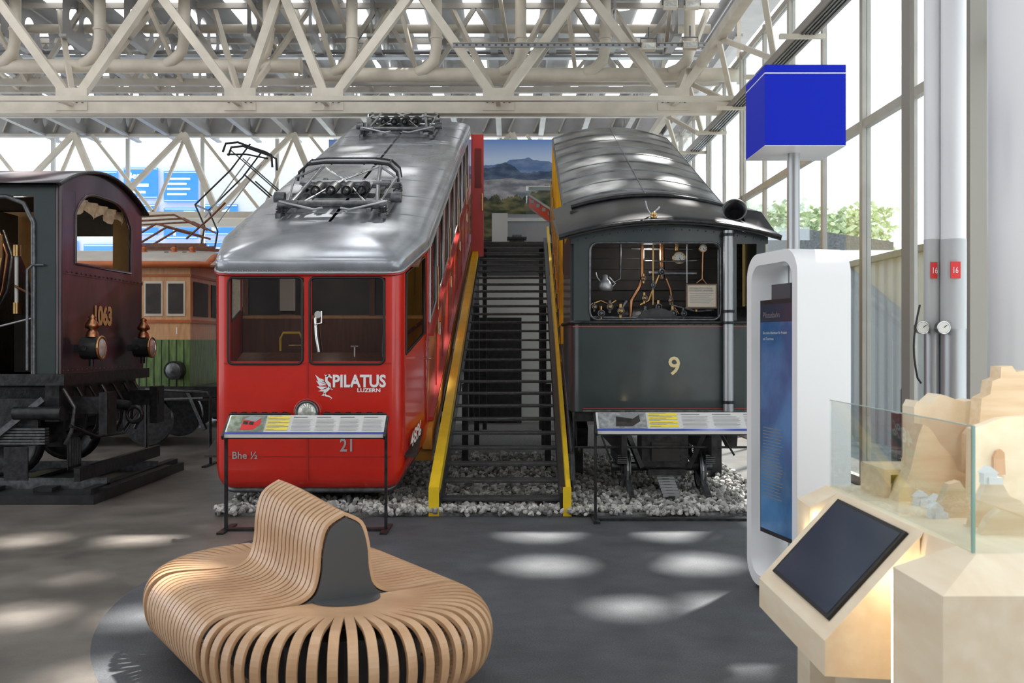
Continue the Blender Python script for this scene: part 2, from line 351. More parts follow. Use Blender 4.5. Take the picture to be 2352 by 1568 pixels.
for i in range(len(posts)-1):
    y0,y1=posts[i],posts[i+1]; b=MB()
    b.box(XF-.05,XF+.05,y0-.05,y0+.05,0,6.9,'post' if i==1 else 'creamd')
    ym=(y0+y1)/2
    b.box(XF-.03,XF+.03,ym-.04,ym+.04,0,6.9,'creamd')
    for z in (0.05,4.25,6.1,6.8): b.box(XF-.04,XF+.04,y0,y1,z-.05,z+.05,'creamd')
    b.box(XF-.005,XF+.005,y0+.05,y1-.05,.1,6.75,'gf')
    b.build('window_%d'%(i+2),kind='structure')
b=MB(); b.box(3.75,4.0,8,28,5.72,5.82,'post'); b.box(3.78,3.97,8,28,5.82,5.86,'creamd')
for y in range(9,28,2): b.box(3.5,4.1,y,y+.06,5.66,5.72,'cream')
for k in range(4): b.box(3.78+k*.05,3.80+k*.05,8,28,5.70,5.72,'dsteel')
b.build('cable_tray',label='long grey steel cable tray along the glazed wall',cat='cable tray')
b=MB(); b.beam((3.4,8,6.7),(3.4,28,6.7),.16,.16,'cream')
y=8
while y<27: b.beam((3.4,y,6.7),(3.95,y+1.4,5.95),.08,.08,'cream'); b.beam((3.95,y+1.4,5.95),(3.4,y+2.8,6.7),.08,.08,'cream'); y+=2.8
b.build('roof_truss',label='cream steel edge girder beside the glazed wall',cat='roof truss')
YT=17.9
bn=[-600,-215,170,555,755,1145,1545]; tn=[-400,-25,355,645,955,1340,1735]
b=MB(); zb=PZ(250,YT); ztop=8.05
b.box(-14,4.05,YT-.1,YT+.1,zb-.10,zb+.10,'cream'); b.box(-14,4.05,YT-.72,YT-.6,zb-.02,zb+.06,'cream'); b.box(-14,4.05,YT-.12,YT+.12,ztop-.1,ztop+.1,'cream')
for i,p in enumerate(bn):
    X=PX(p,YT)
    b.beam((X,YT,zb+.08),(PX(tn[i],YT),YT,ztop),.18,.15,'cream')
    if i: b.beam((X,YT,zb+.08),(PX(tn[i-1],YT),YT,ztop),.18,.15,'cream')
    b.box(X-.28,X+.28,YT-.12,YT-.1,zb-.05,zb+.35,'cream')
    for q in (-.2,-.1,.1,.2): b.cyl((X+q,YT-.15,zb+.1),(X+q,YT-.12,zb+.1),.022,'dsteel',6)
    b.beam((X,YT-.1,zb+.05),(X,YT-.7,zb+.02),.08,.06,'cream')
b.build('roof_truss',label='large cream-painted steel lattice truss with bolted gusset plates',cat='roof truss')
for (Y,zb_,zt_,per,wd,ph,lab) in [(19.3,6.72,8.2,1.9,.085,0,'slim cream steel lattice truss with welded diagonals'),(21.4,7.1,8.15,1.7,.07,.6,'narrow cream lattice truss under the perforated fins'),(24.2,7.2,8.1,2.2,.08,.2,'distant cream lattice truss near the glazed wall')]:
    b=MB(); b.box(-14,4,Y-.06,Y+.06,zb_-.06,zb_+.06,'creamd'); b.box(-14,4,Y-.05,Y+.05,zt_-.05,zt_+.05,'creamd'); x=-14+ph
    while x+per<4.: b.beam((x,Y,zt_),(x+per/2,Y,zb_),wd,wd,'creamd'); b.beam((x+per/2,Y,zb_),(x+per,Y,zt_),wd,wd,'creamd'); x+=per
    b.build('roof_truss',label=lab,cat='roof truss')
b=MB()
for i,p in enumerate(bn):
    X=PX(p,YT)
    b.beam((X,YT,zb+.1),(X+.9,19.3,8.1),.09,.09,'cream'); b.beam((X,YT,zb+.1),(X-.9,19.3,8.1),.09,.09,'cream'); b.beam((X,YT,ztop),(X+.3,21.4,7.1),.07,.07,'cream'); b.beam((X+1.2,YT,ztop),(X+1.5,19.3,6.7),.07,.07,'cream')
b.build('roof_bracing',label='cream diagonal steel bracing between the roof trusses',cat='roof bracing')
YD=18.55
def duct(x0,x1,zc,lab):
    b=MB(); b.cyl((x0,YD,zc),(x1,YD,zc),.13,'cream',16)
    for e_ in (x0,x1): b.cyl((e_-.02,YD,zc),(e_+.02,YD,zc),.16,'cream',16)
    x=x0+.7
    while x<x1:
        b.tube([(x-.35,YD-.05,zc+.03),(x-.2,YD-.12,zc+.08),(x-.05,YD-.15,zc+.22),(x,YD-.15,zc+.45),(x,YD-.15,8.2)],.105,'cream',12)
        b.cyl((x,YD-.15,zc+.62),(x,YD-.15,zc+.66),.125,'cream',12); x+=1.56
    b.build('ventilation_duct',label=lab,cat='ventilation pipe')
duct(-13,PX(690,YD),PZ(152,YD),'long cream ventilation pipe with vertical branch pipes')
duct(PX(725,YD),PX(1705,YD),PZ(172,YD),'cream ventilation pipe with flanged end and branch pipes')
b=MB(); b.cyl((-13,19.6,7.85),(3.9,19.6,7.85),.09,'cream',12); b.box(-13,3.9,19.8,20.0,7.35,7.40,'steel'); b.cyl((-13,20.3,7.6),(3.9,20.3,7.6),.05,'steel',8)
b.build('ventilation_duct',label='straight cream pipe with steel cable tray under the roof',cat='ventilation pipe')
b=MB(); x0,x1=PX(1040,17.6),PX(1650,17.6); z=PZ(104,17.6); b.box(x0,x1,17.58,17.64,z-.03,z+.03,'steel'); b.box(x0,x1,17.55,17.67,z+.03,z+.04,'creamd')
for i in range(40): b.box(x0+.05+i*.115,x0+.09+i*.115,17.575,17.58,z-.015,z+.015,'dsteel')
b.build('cable_rail',label='perforated steel rail hung under the roof truss',cat='rail')
def spot(px,py,Y,lab):
    c=P(px,py,Y); r=root('spotlight',c,lab,'spotlight',group='roof spotlights'); b=MB(); b.box(c.x-.12,c.x+.12,Y-.08,Y+.08,c.z-.06,c.z+.06,'cream'); b.box(c.x-.10,c.x+.10,Y-.085,Y-.08,c.z-.045,c.z+.045,'lens'); b.build('housing',r); b=MB(); b.tube([(c.x-.14,Y,c.z),(c.x-.14,Y,c.z+.15),(c.x+.14,Y,c.z+.15),(c.x+.14,Y,c.z)],.012,'dsteel',6); b.cyl((c.x,Y,c.z+.15),(c.x,Y,c.z+.35),.015,'dsteel',6); b.build('bracket',r)
for px,py in ((1490,108),(1585,105),(1540,12),(1590,12)): spot(px,py,17.5,'small cream floodlight hung from the roof truss')
# ---------------------------------------------------------------- outside things
def bush(x,y,z,r,n,lab):
    b=MB(); M.setdefault('leaf',mat('tree_leaves',(.34,.43,.24),.8,0,c2=(.66,.74,.50),nscale=6))
    b.cyl((x,y,-.02),(x,y,z),.12,'wood',8)
    for i in range(n):
        a=random.random()*6.28; q=random.random()**.5*r; h=random.uniform(-r*.7,r*.7)
        cx,cy,cz=x+q*math.cos(a),y+q*math.sin(a),z+h
        for j in range(14):
            u=Vector([random.gauss(0,1) for _ in range(3)]).normalized(); c=Vector((cx,cy,cz))+u*.3*r*random.random(); _,p,s_=frame(Vector([random.gauss(0,1) for _ in range(3)]))
            b.add([c+p*.13,c+s_*.09,c-p*.13,c-s_*.09],[(0,1,2,3)],'leaf')
    b.build('tree',label=lab,cat='tree')
bush(8.4,31,5.0,1.15,120,'leafy green tree outside the glazed wall'); bush(11.4,33.5,5.2,1.25,120,'light green tree beside the outdoor fence'); bush(10.6,37.5,5.4,1.0,100,'small green tree behind the outdoor fence')
b=MB(); gm=mat('corrugated_grey',(.70,.75,.82),.6)
for i in range(70): b.box(6.2+(i%2)*.04,6.3+(i%2)*.04,9+i*.2,9.2+i*.2,-.02,3.05,gm)
b.box(6.1,6.4,9,23,3.05,3.15,'dsteel'); b.build('fence',label='grey corrugated metal fence outside the glass',cat='fence')
b=MB(); b.prism([(6.8,24,3.9),(9.2,24,3.9),(9.2,24,4.1),(6.8,24,4.45)],(0,4,0),'dsteel'); b.box(6.8,9.2,24,28,-.02,3.9,'facade'); b.build('outbuilding',label='low pale outbuilding with dark sloping roof',cat='building')
YS=33
grp='blue road signs on the outdoor facade'
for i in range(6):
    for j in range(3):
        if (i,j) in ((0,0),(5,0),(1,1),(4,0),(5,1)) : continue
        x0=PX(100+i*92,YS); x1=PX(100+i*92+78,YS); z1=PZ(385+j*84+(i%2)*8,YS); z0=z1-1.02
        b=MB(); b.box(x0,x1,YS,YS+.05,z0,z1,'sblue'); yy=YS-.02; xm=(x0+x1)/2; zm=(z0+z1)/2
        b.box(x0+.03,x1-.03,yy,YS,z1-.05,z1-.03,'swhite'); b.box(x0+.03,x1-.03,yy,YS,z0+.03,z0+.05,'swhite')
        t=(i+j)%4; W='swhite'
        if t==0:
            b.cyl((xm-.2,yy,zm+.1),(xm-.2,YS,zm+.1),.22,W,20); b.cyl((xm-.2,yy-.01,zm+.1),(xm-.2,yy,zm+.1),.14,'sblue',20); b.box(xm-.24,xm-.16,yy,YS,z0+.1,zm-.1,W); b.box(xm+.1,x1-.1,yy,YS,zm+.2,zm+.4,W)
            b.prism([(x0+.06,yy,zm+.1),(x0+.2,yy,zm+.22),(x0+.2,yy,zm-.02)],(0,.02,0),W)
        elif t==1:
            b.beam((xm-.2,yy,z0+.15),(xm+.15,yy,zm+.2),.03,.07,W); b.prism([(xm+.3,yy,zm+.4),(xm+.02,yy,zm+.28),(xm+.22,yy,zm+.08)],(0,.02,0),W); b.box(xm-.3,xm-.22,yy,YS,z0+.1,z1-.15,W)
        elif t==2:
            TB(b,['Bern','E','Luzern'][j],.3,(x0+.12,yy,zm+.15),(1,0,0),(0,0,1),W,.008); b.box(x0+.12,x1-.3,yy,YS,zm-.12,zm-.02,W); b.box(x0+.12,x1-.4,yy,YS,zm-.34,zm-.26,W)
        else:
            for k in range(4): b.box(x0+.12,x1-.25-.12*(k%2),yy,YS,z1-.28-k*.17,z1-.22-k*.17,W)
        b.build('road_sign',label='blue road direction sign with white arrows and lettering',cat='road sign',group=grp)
MB().box(PX(60,YS)-1,PX(680,YS),YS+.1,YS+.3,-.02,PZ(378,YS),'facade').build('sign_building_wall',label='pale outdoor building facade carrying road signs',cat='building')
# ---------------------------------------------------------------- partition, poster, landing
b=MB(); gp=mat('grey_partition',(.13,.13,.14),.6); b.box(-4.3,3.3,22.6,22.75,0,4.0,gp); b.box(PX(755,22.6),PX(1330,22.6),22.6,22.7,4.0,PZ(322,22.5),gp); b.build('wall_back',kind='structure')
MB().box(PX(755,22.5),PX(1330,22.5),22.5,22.6,4.0,PZ(320,22.5),'poster').build('panorama_poster',label='large printed mountain panorama above the landing',cat='poster')
b=MB(); b.box(-1.0,1.0,19.45,22.4,3.52,3.62,'black')
for x in (-.9,.9):
    for y in (19.6,22.2): b.box(x-.05,x+.05,y-.05,y+.05,0,3.52,'black')
b.box(-1,-.96,19.5,22.4,4.6,4.65,'blackm')
for y in (19.5,20.4,21.4,22.3): b.box(-1,-.96,y,y+.04,3.62,4.6,'blackm')
b.build('viewing_platform',label='black steel landing at the top of the stairs',cat='platform')
b=MB(); b.box(-.05,.25,20.4,20.7,3.62,3.80,'blackm'); b.box(-.1,.3,20.35,20.75,3.80,3.84,'black'); b.box(0,.2,20.5,20.6,3.84,3.9,'dsteel'); b.build('display_plinth',label='low black box standing on the landing',cat='box')
b=MB()
b.box(PX(1130,22.3),PX(1166,22.3),22.25,22.35,3.62,PZ(490,22.3),'offw'); b.box(PX(1166,22.3),PX(1280,22.3),22.30,22.34,3.62,PZ(492,22.3),'portal'); b.box(PX(1166,22.3),PX(1280,22.3),22.27,22.30,PZ(508,22.3),PZ(500,22.3),'offw'); b.build('doorway_frame',label='white and grey panel wall at the end of the landing',cat='frame')
r=root('display_case',(.6,21.3,3.62),'glass display case with a red model railcar on the landing','display case')
x0,x1=PX(1208,21.3),PX(1276,21.3); z1=PZ(432,21.3)
MB().box(x0,x1,21.1,21.6,3.62,4.15,'portal').build('plinth',r)
b=MB(); b.box(x0,x1,21.1,21.11,4.15,z1,'gc'); b.box(x0,x0+.01,21.1,21.6,4.15,z1,'gc'); b.box(x0,x1,21.1,21.6,z1,z1+.02,'white'); b.build('glass_cover',r)
b=MB(); b.prism([(x0+.06,21.3,z1-.15),(x0+.06,21.3,z1-.4),(x1-.04,21.3,4.2),(x1-.04,21.3,4.5)],(0,.2,0),'red'); b.prism([(x0+.06,21.28,z1-.12),(x0+.06,21.28,z1-.17),(x1-.04,21.28,4.46),(x1-.04,21.28,4.51)],(0,.24,0),'roof')
for i in range(4):
    t=(i+.3)/4.3; xx=x0+.06+t*(x1-x0-.1); zz=(z1-.2)*(1-t)+4.42*t; b.box(xx,xx+.07,21.29,21.3,zz-.10,zz-.03,'portal')
b.build('model_railcar',r)
# ---------------------------------------------------------------- red railcar
S=.365; K=.0147; XC=-2.05; Y0=10.0
def TR(v): return Vector((XC+v.x+K*v.y, Y0+v.y, v.z+S*v.y))
car=root('railcar',(XC,Y0+4,.05),'red cogwheel railcar with grey roof standing on a steep incline','railcar')
LN=9.0
half=[(0,0),(.04,0),(.78,0),(.84,.002),(.885,.015),(.925,.05),(.947,.10),(.96,.17),(1.085,.78),(1.10,.86),(1.11,.97)]
wins=[]; y=1.15
ys=[]
while y<8.2: wins.append((y,y+.72)); ys+=[y,y+.72]; y+=.92
half+= [(1.11,q) for q in ys]+[(1.11,LN)]
full=[(-x,y) for x,y in half[::-1]]+half[1:]
def inset(pt,d):
    x,y=pt; sx=max(0,(1.11-d)/1.11)
    return (x*sx, y+(d if y<.98 else 0))
levels=[(.17,.11),(.22,.05),(.30,.015),(.42,0),(1.47,0),(1.5,0),(2.34,0),(2.39,0)]
rows=[]
for z,d in levels: rows.append([(*inset(p,d),z) for p in full])
def in_win(x0,y0,x1,y1):
    xm=abs((x0+x1)/2); ym=(y0+y1)/2
    if ym<.001 and .04<xm<.78: return True
    if .17<ym<.78 and xm>.95: return True
    if xm>1.1:
        for a,c in wins:
            if a<ym<c: return True
    return False
def skip(i,k): return levels[i][0]>=1.49 and levels[i][0]<2.3 and in_win(*full[k],*full[k+1])
b=MB(TR); b.grid(rows,'red',True,skip)
b.add([(*inset(p,.11),.17) for p in full],[list(range(len(full)))],'black')
b.add([(x,LN,z) for x,z in ((-1.11,.17),(1.11,.17),(1.11,2.39),(-1.11,2.39))],[(0,1,2,3)],'redd')
body=b.build('body',car)
md=body.modifiers.new('e','EDGE_SPLIT'); md.split_angle=math.radians(38)
b=MB(TR); b.box(-.006,.006,-.008,0,.3,1.5,'redd'); b.box(-.84,.84,-.006,0,1.478,1.486,'redd'); b.box(-.84,.84,-.006,0,.545,.552,'redd')
b.tube([(x*1.006,y-.006,2.375) for x,y in full],.016,'redd',6)
b.build('body_trim',car)
def rr(x0,x1,z0,z1,r,n=5):
    o=[]
    for cx,cz,a0 in ((x1-r,z1-r,0),(x0+r,z1-r,90),(x0+r,z0+r,180),(x1-r,z0+r,270)):
        for i in range(n+1): a=math.radians(a0+90*i/n); o.append((cx+r*math.cos(a),cz+r*math.sin(a)))
    return o
for x0,x1 in ((-.80,-.055),(.02,.765)):
    b=MB(TR); pp=rr(x0+.0,x1,1.477,2.343,.05); b.tube([(x,-.004,z) for x,z in pp]+[(pp[0][0],-.004,pp[0][1])],.013,'rub',6)
    n=len(pp)
    b.add([(x,.006,z) for x,z in pp],[list(range(n))],'gt')
    b.build('front_window',car,label='large tinted front windscreen pane')
for sx in (-1,1):
    b=MB(TR)
    b.add([(sx*.958,.17,1.5),(sx*1.085,.78,1.5),(sx*1.085,.78,2.34),(sx*.958,.17,2.34)],[(0,1,2,3)],'gt')
    b.tube([(sx*.966,.18,1.51),(sx*1.090,.77,1.51),(sx*1.090,.77,2.33),(sx*.966,.18,2.33),(sx*.966,.18,1.51)],.014,'rub',6)
    b.build('corner_window',car)
for a,c in wins:
    for sx in (-1,1):
        b=MB(TR); b.add([(sx*1.105,a,1.5),(sx*1.105,c,1.5),(sx*1.105,c,2.34),(sx*1.105,a,2.34)],[(0,1,2,3)],'gt')
        b.tube([(sx*1.114,a,1.5),(sx*1.114,c,1.5),(sx*1.114,c,2.34),(sx*1.114,a,2.34),(sx*1.114,a,1.5)],.014,'steel' if sx>0 else 'rub',6)
        b.box(sx*1.10-.01,sx*1.10+.01,(a+c)/2-.01,(a+c)/2+.01,1.5,2.34,'redd')
        b.build('side_window',car)
b=MB(TR)
for i,(a,c) in enumerate(wins):
    yd=c+.1
    b.box(1.11,1.118,yd-.006,yd+.006,.45,2.36,'redd')
    if i%2==0:
        b.box(1.11,1.15,yd+.04,yd+.06,1.1,1.12,'brass'); b.cyl((1.15,yd+.05,1.05),(1.15,yd+.05,1.2),.012,'chrome',6); b.cyl((1.14,yd-.06,1.1),(1.14,yd-.06,1.9),.012,'brass',6)
b.box(1.11,1.16,1.1,LN,.42,.46,'redd'); b.box(1.11,1.16,1.1,LN,1.36,1.39,'redd')
b.tube([(.955,.13,.5),(.955,.13,2.35)],.006,'redd',5); b.tube([(1.11,.86,.5),(1.11,.86,2.35)],.008,'redd',5); b.cyl((1.10,.62,1.30),(1.18,.60,1.30),.012,'chrome',6)
b.build('side_fittings',car)
b=MB(TR); b.box(.9,1.15,1.0,LN,.02,.17,'orange'); b.box(-1.15,-.9,1.0,LN,.02,.17,'orange'); b.box(1.05,1.16,.95,LN,.17,.40,'orange'); b.box(-.6,.6,.5,LN,-.12,.15,'blackm')
b.build('underframe',car,label='ochre steel underframe beam')
b=MB(TR); b.tube([inset(p,.10)[:2]+(.165,) for p in full if p[1]<1.2],.03,'dsteel',6); b.build('bumper_rail',car)
b=MB()
for y in (11,13.5,16,18.5):
    zz=.05+S*(y-10)
    for x in (-2.6,-1.5): b.box(x-.08,x+.08,y-.08,y+.08,0,zz,'blackm')
    b.box(-2.7,-1.4,y-.06,y+.06,max(.02,zz-.15),zz,'blackm')
for x in (-2.45,-1.6): b.beam((x,10.15,.03),(x,19,.03+S*8.85),.07,.1,'dsteel')
b.beam((-2.02,10.1,.05),(-2.02,19,.05+S*8.9),.1,.12,'dsteel'); b.build('support_frame',car)
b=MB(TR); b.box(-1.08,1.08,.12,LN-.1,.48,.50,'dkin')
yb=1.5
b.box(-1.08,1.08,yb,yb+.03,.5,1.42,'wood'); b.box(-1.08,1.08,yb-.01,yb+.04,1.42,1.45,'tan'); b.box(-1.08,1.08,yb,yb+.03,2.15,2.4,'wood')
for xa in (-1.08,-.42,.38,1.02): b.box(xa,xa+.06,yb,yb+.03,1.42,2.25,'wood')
b.box(-.66,-.48,yb+.02,yb+.025,1.50,1.95,'offw')  # off-white strip painted in for the bright window on the far side
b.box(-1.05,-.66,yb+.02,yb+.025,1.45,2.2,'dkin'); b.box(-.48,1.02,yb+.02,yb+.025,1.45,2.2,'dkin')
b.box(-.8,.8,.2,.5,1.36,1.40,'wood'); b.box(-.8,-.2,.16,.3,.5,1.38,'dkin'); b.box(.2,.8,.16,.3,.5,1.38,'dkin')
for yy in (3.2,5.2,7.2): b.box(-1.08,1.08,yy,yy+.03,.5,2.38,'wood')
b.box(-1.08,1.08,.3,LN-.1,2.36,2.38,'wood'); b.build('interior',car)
b=MB(TR); b.tube([(-.4,.5,1.42),(-.4,.5,1.55),(-.37,.5,1.61),(-.2,.5,1.61),(-.17,.5,1.55),(-.17,.5,1.42)],.012,'yellow',8)
b.cyl((-.32,.55,1.46),(-.1,.55,1.46),.016,'brass',8); b.cyl((.4,.4,1.40),(.4,.4,1.50),.012,'chrome',8); b.cyl((.36,.4,1.505),(.44,.4,1.505),.014,'chrome',8)
b.build('driving_controls',car)
rl=[(0,0),(-.012,0),(-.012,.10),(.0,.13),(.035,.155),(.11,.185),(.26,.21),(.5,.230),(.8,.24),(1.09,.245)]
rows=[[(x*(1.11-d)/1.11, y+d*max(0,1-y/3.5) if d>0 else y+d*(1 if y<1 else 0), 2.39+h) for x,y in full] for d,h in rl]
b=MB(TR); b.grid(rows,'roof',True); b.build('roof',car,label='curved glossy grey roof')
b=MB(TR)
for x in [-.95+.05*i for i in range(0,39)]:
    if abs(x)<.84: b.sph((x,-.02,2.415),.006,'roof',6); b.sph((x,-.016,2.49),.004,'roof',5)
for q in range(1,9):
    yy=.6+q*.95
    b.tube([(1.10*(1-max(0,d)/1.11),yy,2.392+h) for d,h in rl[2:-1]]+[(-1.10*(1-max(0,d)/1.11),yy,2.392+h) for d,h in rl[2:-1]][::-1],.006,'roof',5)
b.tube([(x*1.012,y if y>0 else -.014,2.395) for x,y in full],.016,'steel',6); b.build('roof_seam',car)
def panto(yc):
    zr=2.39+.235
    def TP(v): return TR(Vector((v.x,v.y+yc,v.z+zr)))
    p=MB(TP); p.box(-.62,-.56,-.75,.75,.03,.09,'dsteel'); p.box(.56,.62,-.75,.75,.03,.09,'dsteel'); p.box(-.45,-.40,-.75,.75,.10,.14,'dsteel'); p.box(.40,.45,-.75,.75,.10,.14,'dsteel')
    for y in (-.55,.0,.55): p.box(-.6,.6,y-.025,y+.025,.1,.15,'dsteel')
    for x in (-.58,.58):
        for y in (-.68,.6):
            p.lathe((x,y,.05),(0,0,1),[(.0,0),(.06,0),(.06,.02),(.03,.03),(.055,.045),(.03,.06),(.055,.075),(.03,.09),(.05,.1),(0,.1)],'blackm',12)
        for j in range(9): p.cyl((x-.001,-.7+j*.17,.088),(x,-.7+j*.17,.1),.012,'steel',5)
    pg=p.build('pantograph',car,label='folded grey current collector on the roof')
    for x in (-.27,-.09,.09,.27):
        q=MB(TP); q.lathe((x,-.35,.24),(0,.35,0),[(0,0),(.03,.0),(.03,.06),(.06,.08),(.06,.32),(.03,.34),(.015,.38),(.015,.6),(0,.6)],'black',12)
        for j in range(7): q.torus((x,-.27+j*.04,.24),(0,1,0),.06,.009,'blackm',12,5)
        q.build('spring',pg)
    q=MB(TP)
    for sx in (-1,1):
        q.tube([(sx*.5,-.6,.15),(sx*.42,0,.26),(sx*.36,.62,.36)],.024,'steel',7); q.tube([(sx*.5,.55,.14),(sx*.55,0,.28),(sx*.42,-.5,.38)],.02,'steel',7)
        q.tube([(sx*.4,-.6,.15),(0,.1,.3),(-sx*.35,.6,.36)],.015,'chrome',6); q.tube([(sx*.36,.6,.36),(sx*.62,.2,.3),(sx*.52,-.62,.16)],.015,'steel',6)
        q.cyl((sx*.4,-.62,.16),(sx*.62,-.62,.16),.05,'dsteel',10); q.tube([(sx*.6,-.65,.2),(sx*.2,-.7,.12),(sx*.1,-.7,.14)],.014,'steel',6)
        q.beam((sx*.3,-.5,.16),(sx*.3,.5,.22),.05,.03,'dsteel'); q.cyl((sx*.62,-.3,.17),(sx*.74,-.3,.17),.06,'dsteel',12)
    q.cyl((-.55,-.6,.17),(.55,-.6,.17),.032,'dsteel',8); q.cyl((-.5,.55,.17),(.5,.55,.17),.032,'dsteel',8); q.cyl((-.45,.1,.27),(.45,.1,.27),.022,'steel',8); q.cyl((-.5,.3,.2),(.5,.3,.2),.03,'steel',8); q.build('linkage',pg)
    q=MB(TP)
    for y in (.35,.5,.62):
        q.tube([(-.62,y,.22),(-.6,y,.34),(-.5,y,.43),(-.3,y,.455),(.3,y,.455),(.5,y,.43),(.6,y,.34),(.62,y,.22)],.018,'blackm' if y!=.5 else 'steel',7)
    for x in (-.5,-.2,.2,.5): q.tube([(x,.33,.44),(x,.64,.44)],.012,'blackm',6)
    q.build('collector_bow',pg)
panto(1.9); panto(7.5)
b=MB(TR); b.cyl((0,8.6,2.6),(0,8.6,2.9),.05,'white',10); b.box(-.15,.1,8.3,8.62,2.6,2.72,'steel'); b.build('roof_equipment',car)
b=MB(); c=P(706,946,9.95); b.cyl(c+Vector((0,.06,0)),c+Vector((0,.0,0)),.145,'red',28,r1=.135); b.torus(c,(0,1,0),.125,.016,'redd',28); b.torus(c-Vector((0,.03,0)),(0,1,0),.105,.014,'dsteel',24)
b.lathe(c-Vector((0,.02,0)),(0,-1,0),[(.1,0),(.09,.02),(.05,.035),(0,.04)],'lens',24); b.build('headlight',car)
for x0,x1 in ((527,668),(742,888)):
    b=MB(); a=P(x0,951,9.94); c=P(x1,951,9.94); b.cyl(a,c,.012,'black',8); n=6
    for i in range(n):
        q=a.lerp(c,(i+.3)/n); b.cyl(q,q+Vector((0,.07,0)),.014,'blackm',8); b.box(q.x-.025,q.x+.025,9.985,9.998,q.z-.03,q.z+.02,'black')
    b.build('grab_rail',car)
b=MB(); b.tube([P(730,722,9.93),P(724,732,9.93),P(726,770,9.92),P(732,808,9.93)],.014,'chrome',8); b.cyl(P(730,722,9.9),P(730,722,10),.035,'chrome',14); b.tube([P(722,745,9.9),P(738,742,9.92),P(738,715,9.95)],.01,'chrome',6); b.build('windscreen_wiper',car)
b=MB(); b.tube([P(881,760,9.95),P(879,790,9.95),P(879,820,9.95)],.008,'blackm',6); b.build('windscreen_wiper',car)
text('PILATUS',.170,P(763,888,9.988),(1,0,0),(0,0,1),'whitel','lettering',car,bold=.0055,sx=.86)
text('LUZERN',.052,P(820,900,9.988),(1,0,0),(0,0,1),'whitel','lettering',car,bold=.0016,sx=1.22)
text('21',.18,P(780,1036,9.988),(1,0,0),(0,0,1),'silver','lettering',car,bold=.003,sx=.85)
text('Bhe ½',.10,P(532,1053,9.988),(1,0,0),(0,0,1),'silver','lettering',car,bold=.0015)
def ribbon(b,pts,ws,m,Y):
    pts=[P(x,y,Y) for x,y in pts]; L=[];R=[]
    for i,p in enumerate(pts):
        d=(pts[min(i+1,len(pts)-1)]-pts[max(0,i-1)]).normalized(); n=Vector((d.z,0,-d.x)); L.append(p+n*ws[i]/2); R.append(p-n*ws[i]/2)
    n=len(pts); b.add(L+R,[(i,i+1,n+i+1,n+i) for i in range(n-1)],m)
b=MB(); Yd=9.987
ribbon(b,[(762,868),(756,862),(750,866),(749,874),(756,882),(757,890),(750,896),(745,902),(748,908),(756,910),(762,914),(758,918)],[.012,.03,.03,.028,.035,.03,.028,.022,.018,.014,.01,.001],'whitel',Yd)
for tri in [[(750,882),(724,860),(731,876)],[(750,884),(726,874),(734,886)],[(752,888),(727,887),(738,895)],[(750,892),(730,898),(744,899)],[(756,862),(744,860),(750,866)],[(754,886),(766,896),(758,893)],[(748,900),(738,908),(744,909)],[(744,872),(735,868),(742,878)]]:
    b.add([P(x,y,Yd) for x,y in tri],[(0,1,2)],'whitel')
b.build('dragon_emblem',car,label='white dragon emblem')
text('48%',.21,(.985,.20,.53),(.125,.61,.0),(0.02,0,1),'whitel','lettering',car,bold=.004,T=lambda v:TR(v)+Vector((.024,-.010,0)))
b=MB(); b.box(-.70,-.50,17.55,17.60,3.2,5.35,'red'); b.box(-.66,-.54,17.54,17.61,4.4,5.1,'gt'); b.box(-.72,-.70,17.5,17.6,3.2,5.35,'redd'); b.cyl((-.53,17.5,4.0),(-.53,17.5,4.3),.015,'brass',6); b.build('side_door',car,label='open red side door')
# ---------------------------------------------------------------- staircase
SS=.385; ys0=9.85
def TS(v): return Vector((v.x+.0147*v.y, ys0+v.y, v.z))
st=root('staircase',(-.1,ys0,0),'black steel staircase with yellow edged side rails between two railcars','staircase')
NT=27; top=3.6; dz=top/NT; dy=dz/SS
b=MB(TS)
for i in range(NT):
    z=dz*(i+1); y=dy*i+.1
    b.box(-.70,.47,y,y+.22,z-.03,z,'tread'); b.box(-.70,.47,y-.006,y,z-.012,z+.001,'dsteel')
b.build('treads',st)
Lr=top/SS
for sx,x0,x1 in ((0,-.76,-.70),(1,.47,.53)):
    b=MB(TS); prof=[(-.12,0),(.05,0),(.25,.05),(Lr+.0,top-.1),(Lr+.0,top+.10),(.1,.25),(-.12,.22)]
    b.prism([(x0,y,z) for y,z in prof],(x1-x0,0,0),'black'); b.build('stringer',st)
    b=MB(TS)
    pr=[(-.16,-.0),(-.02,.0),(-.02,.17),(Lr+.0,top+.22),(Lr+.0,top+.32),(-.16,.28)]
    if sx==0: b.prism([(x0-.05,y,z) for y,z in pr],(.10,0,0),'yellow')
    else:
        b.prism([(x1-.03,y,z) for y,z in [(-.165,0),(-.02,0),(-.02,.2),(-.165,.285)]],(.08,0,0),'yellow'); b.prism([(x1-.0,y,z) for y,z in pr],(.045,0,0),'yellow')
    b.build('yellow_edge',st,label='bright yellow painted edge strip')
b=MB(TS); b.tube([(.60,.0,.28),(.60,.02,.50),(.60,.2,.62),(.60,Lr,top+.62)],.028,'blackm',8)
for i in range(5): b.cyl((.6,.1+i*Lr/4.05,.2+i*top/4.05),(.6,.1+i*Lr/4.05,.6+i*top/4.05),.016,'blackm',6)
b.build('handrail',st,label='slim black steel handrail')
for y in (3,6,9):
    for x in (-.65,.42): b=MB(TS); b.box(x-.04,x+.04,y,y+.08,0,y*SS,'blackm'); b.build('support_post',st)
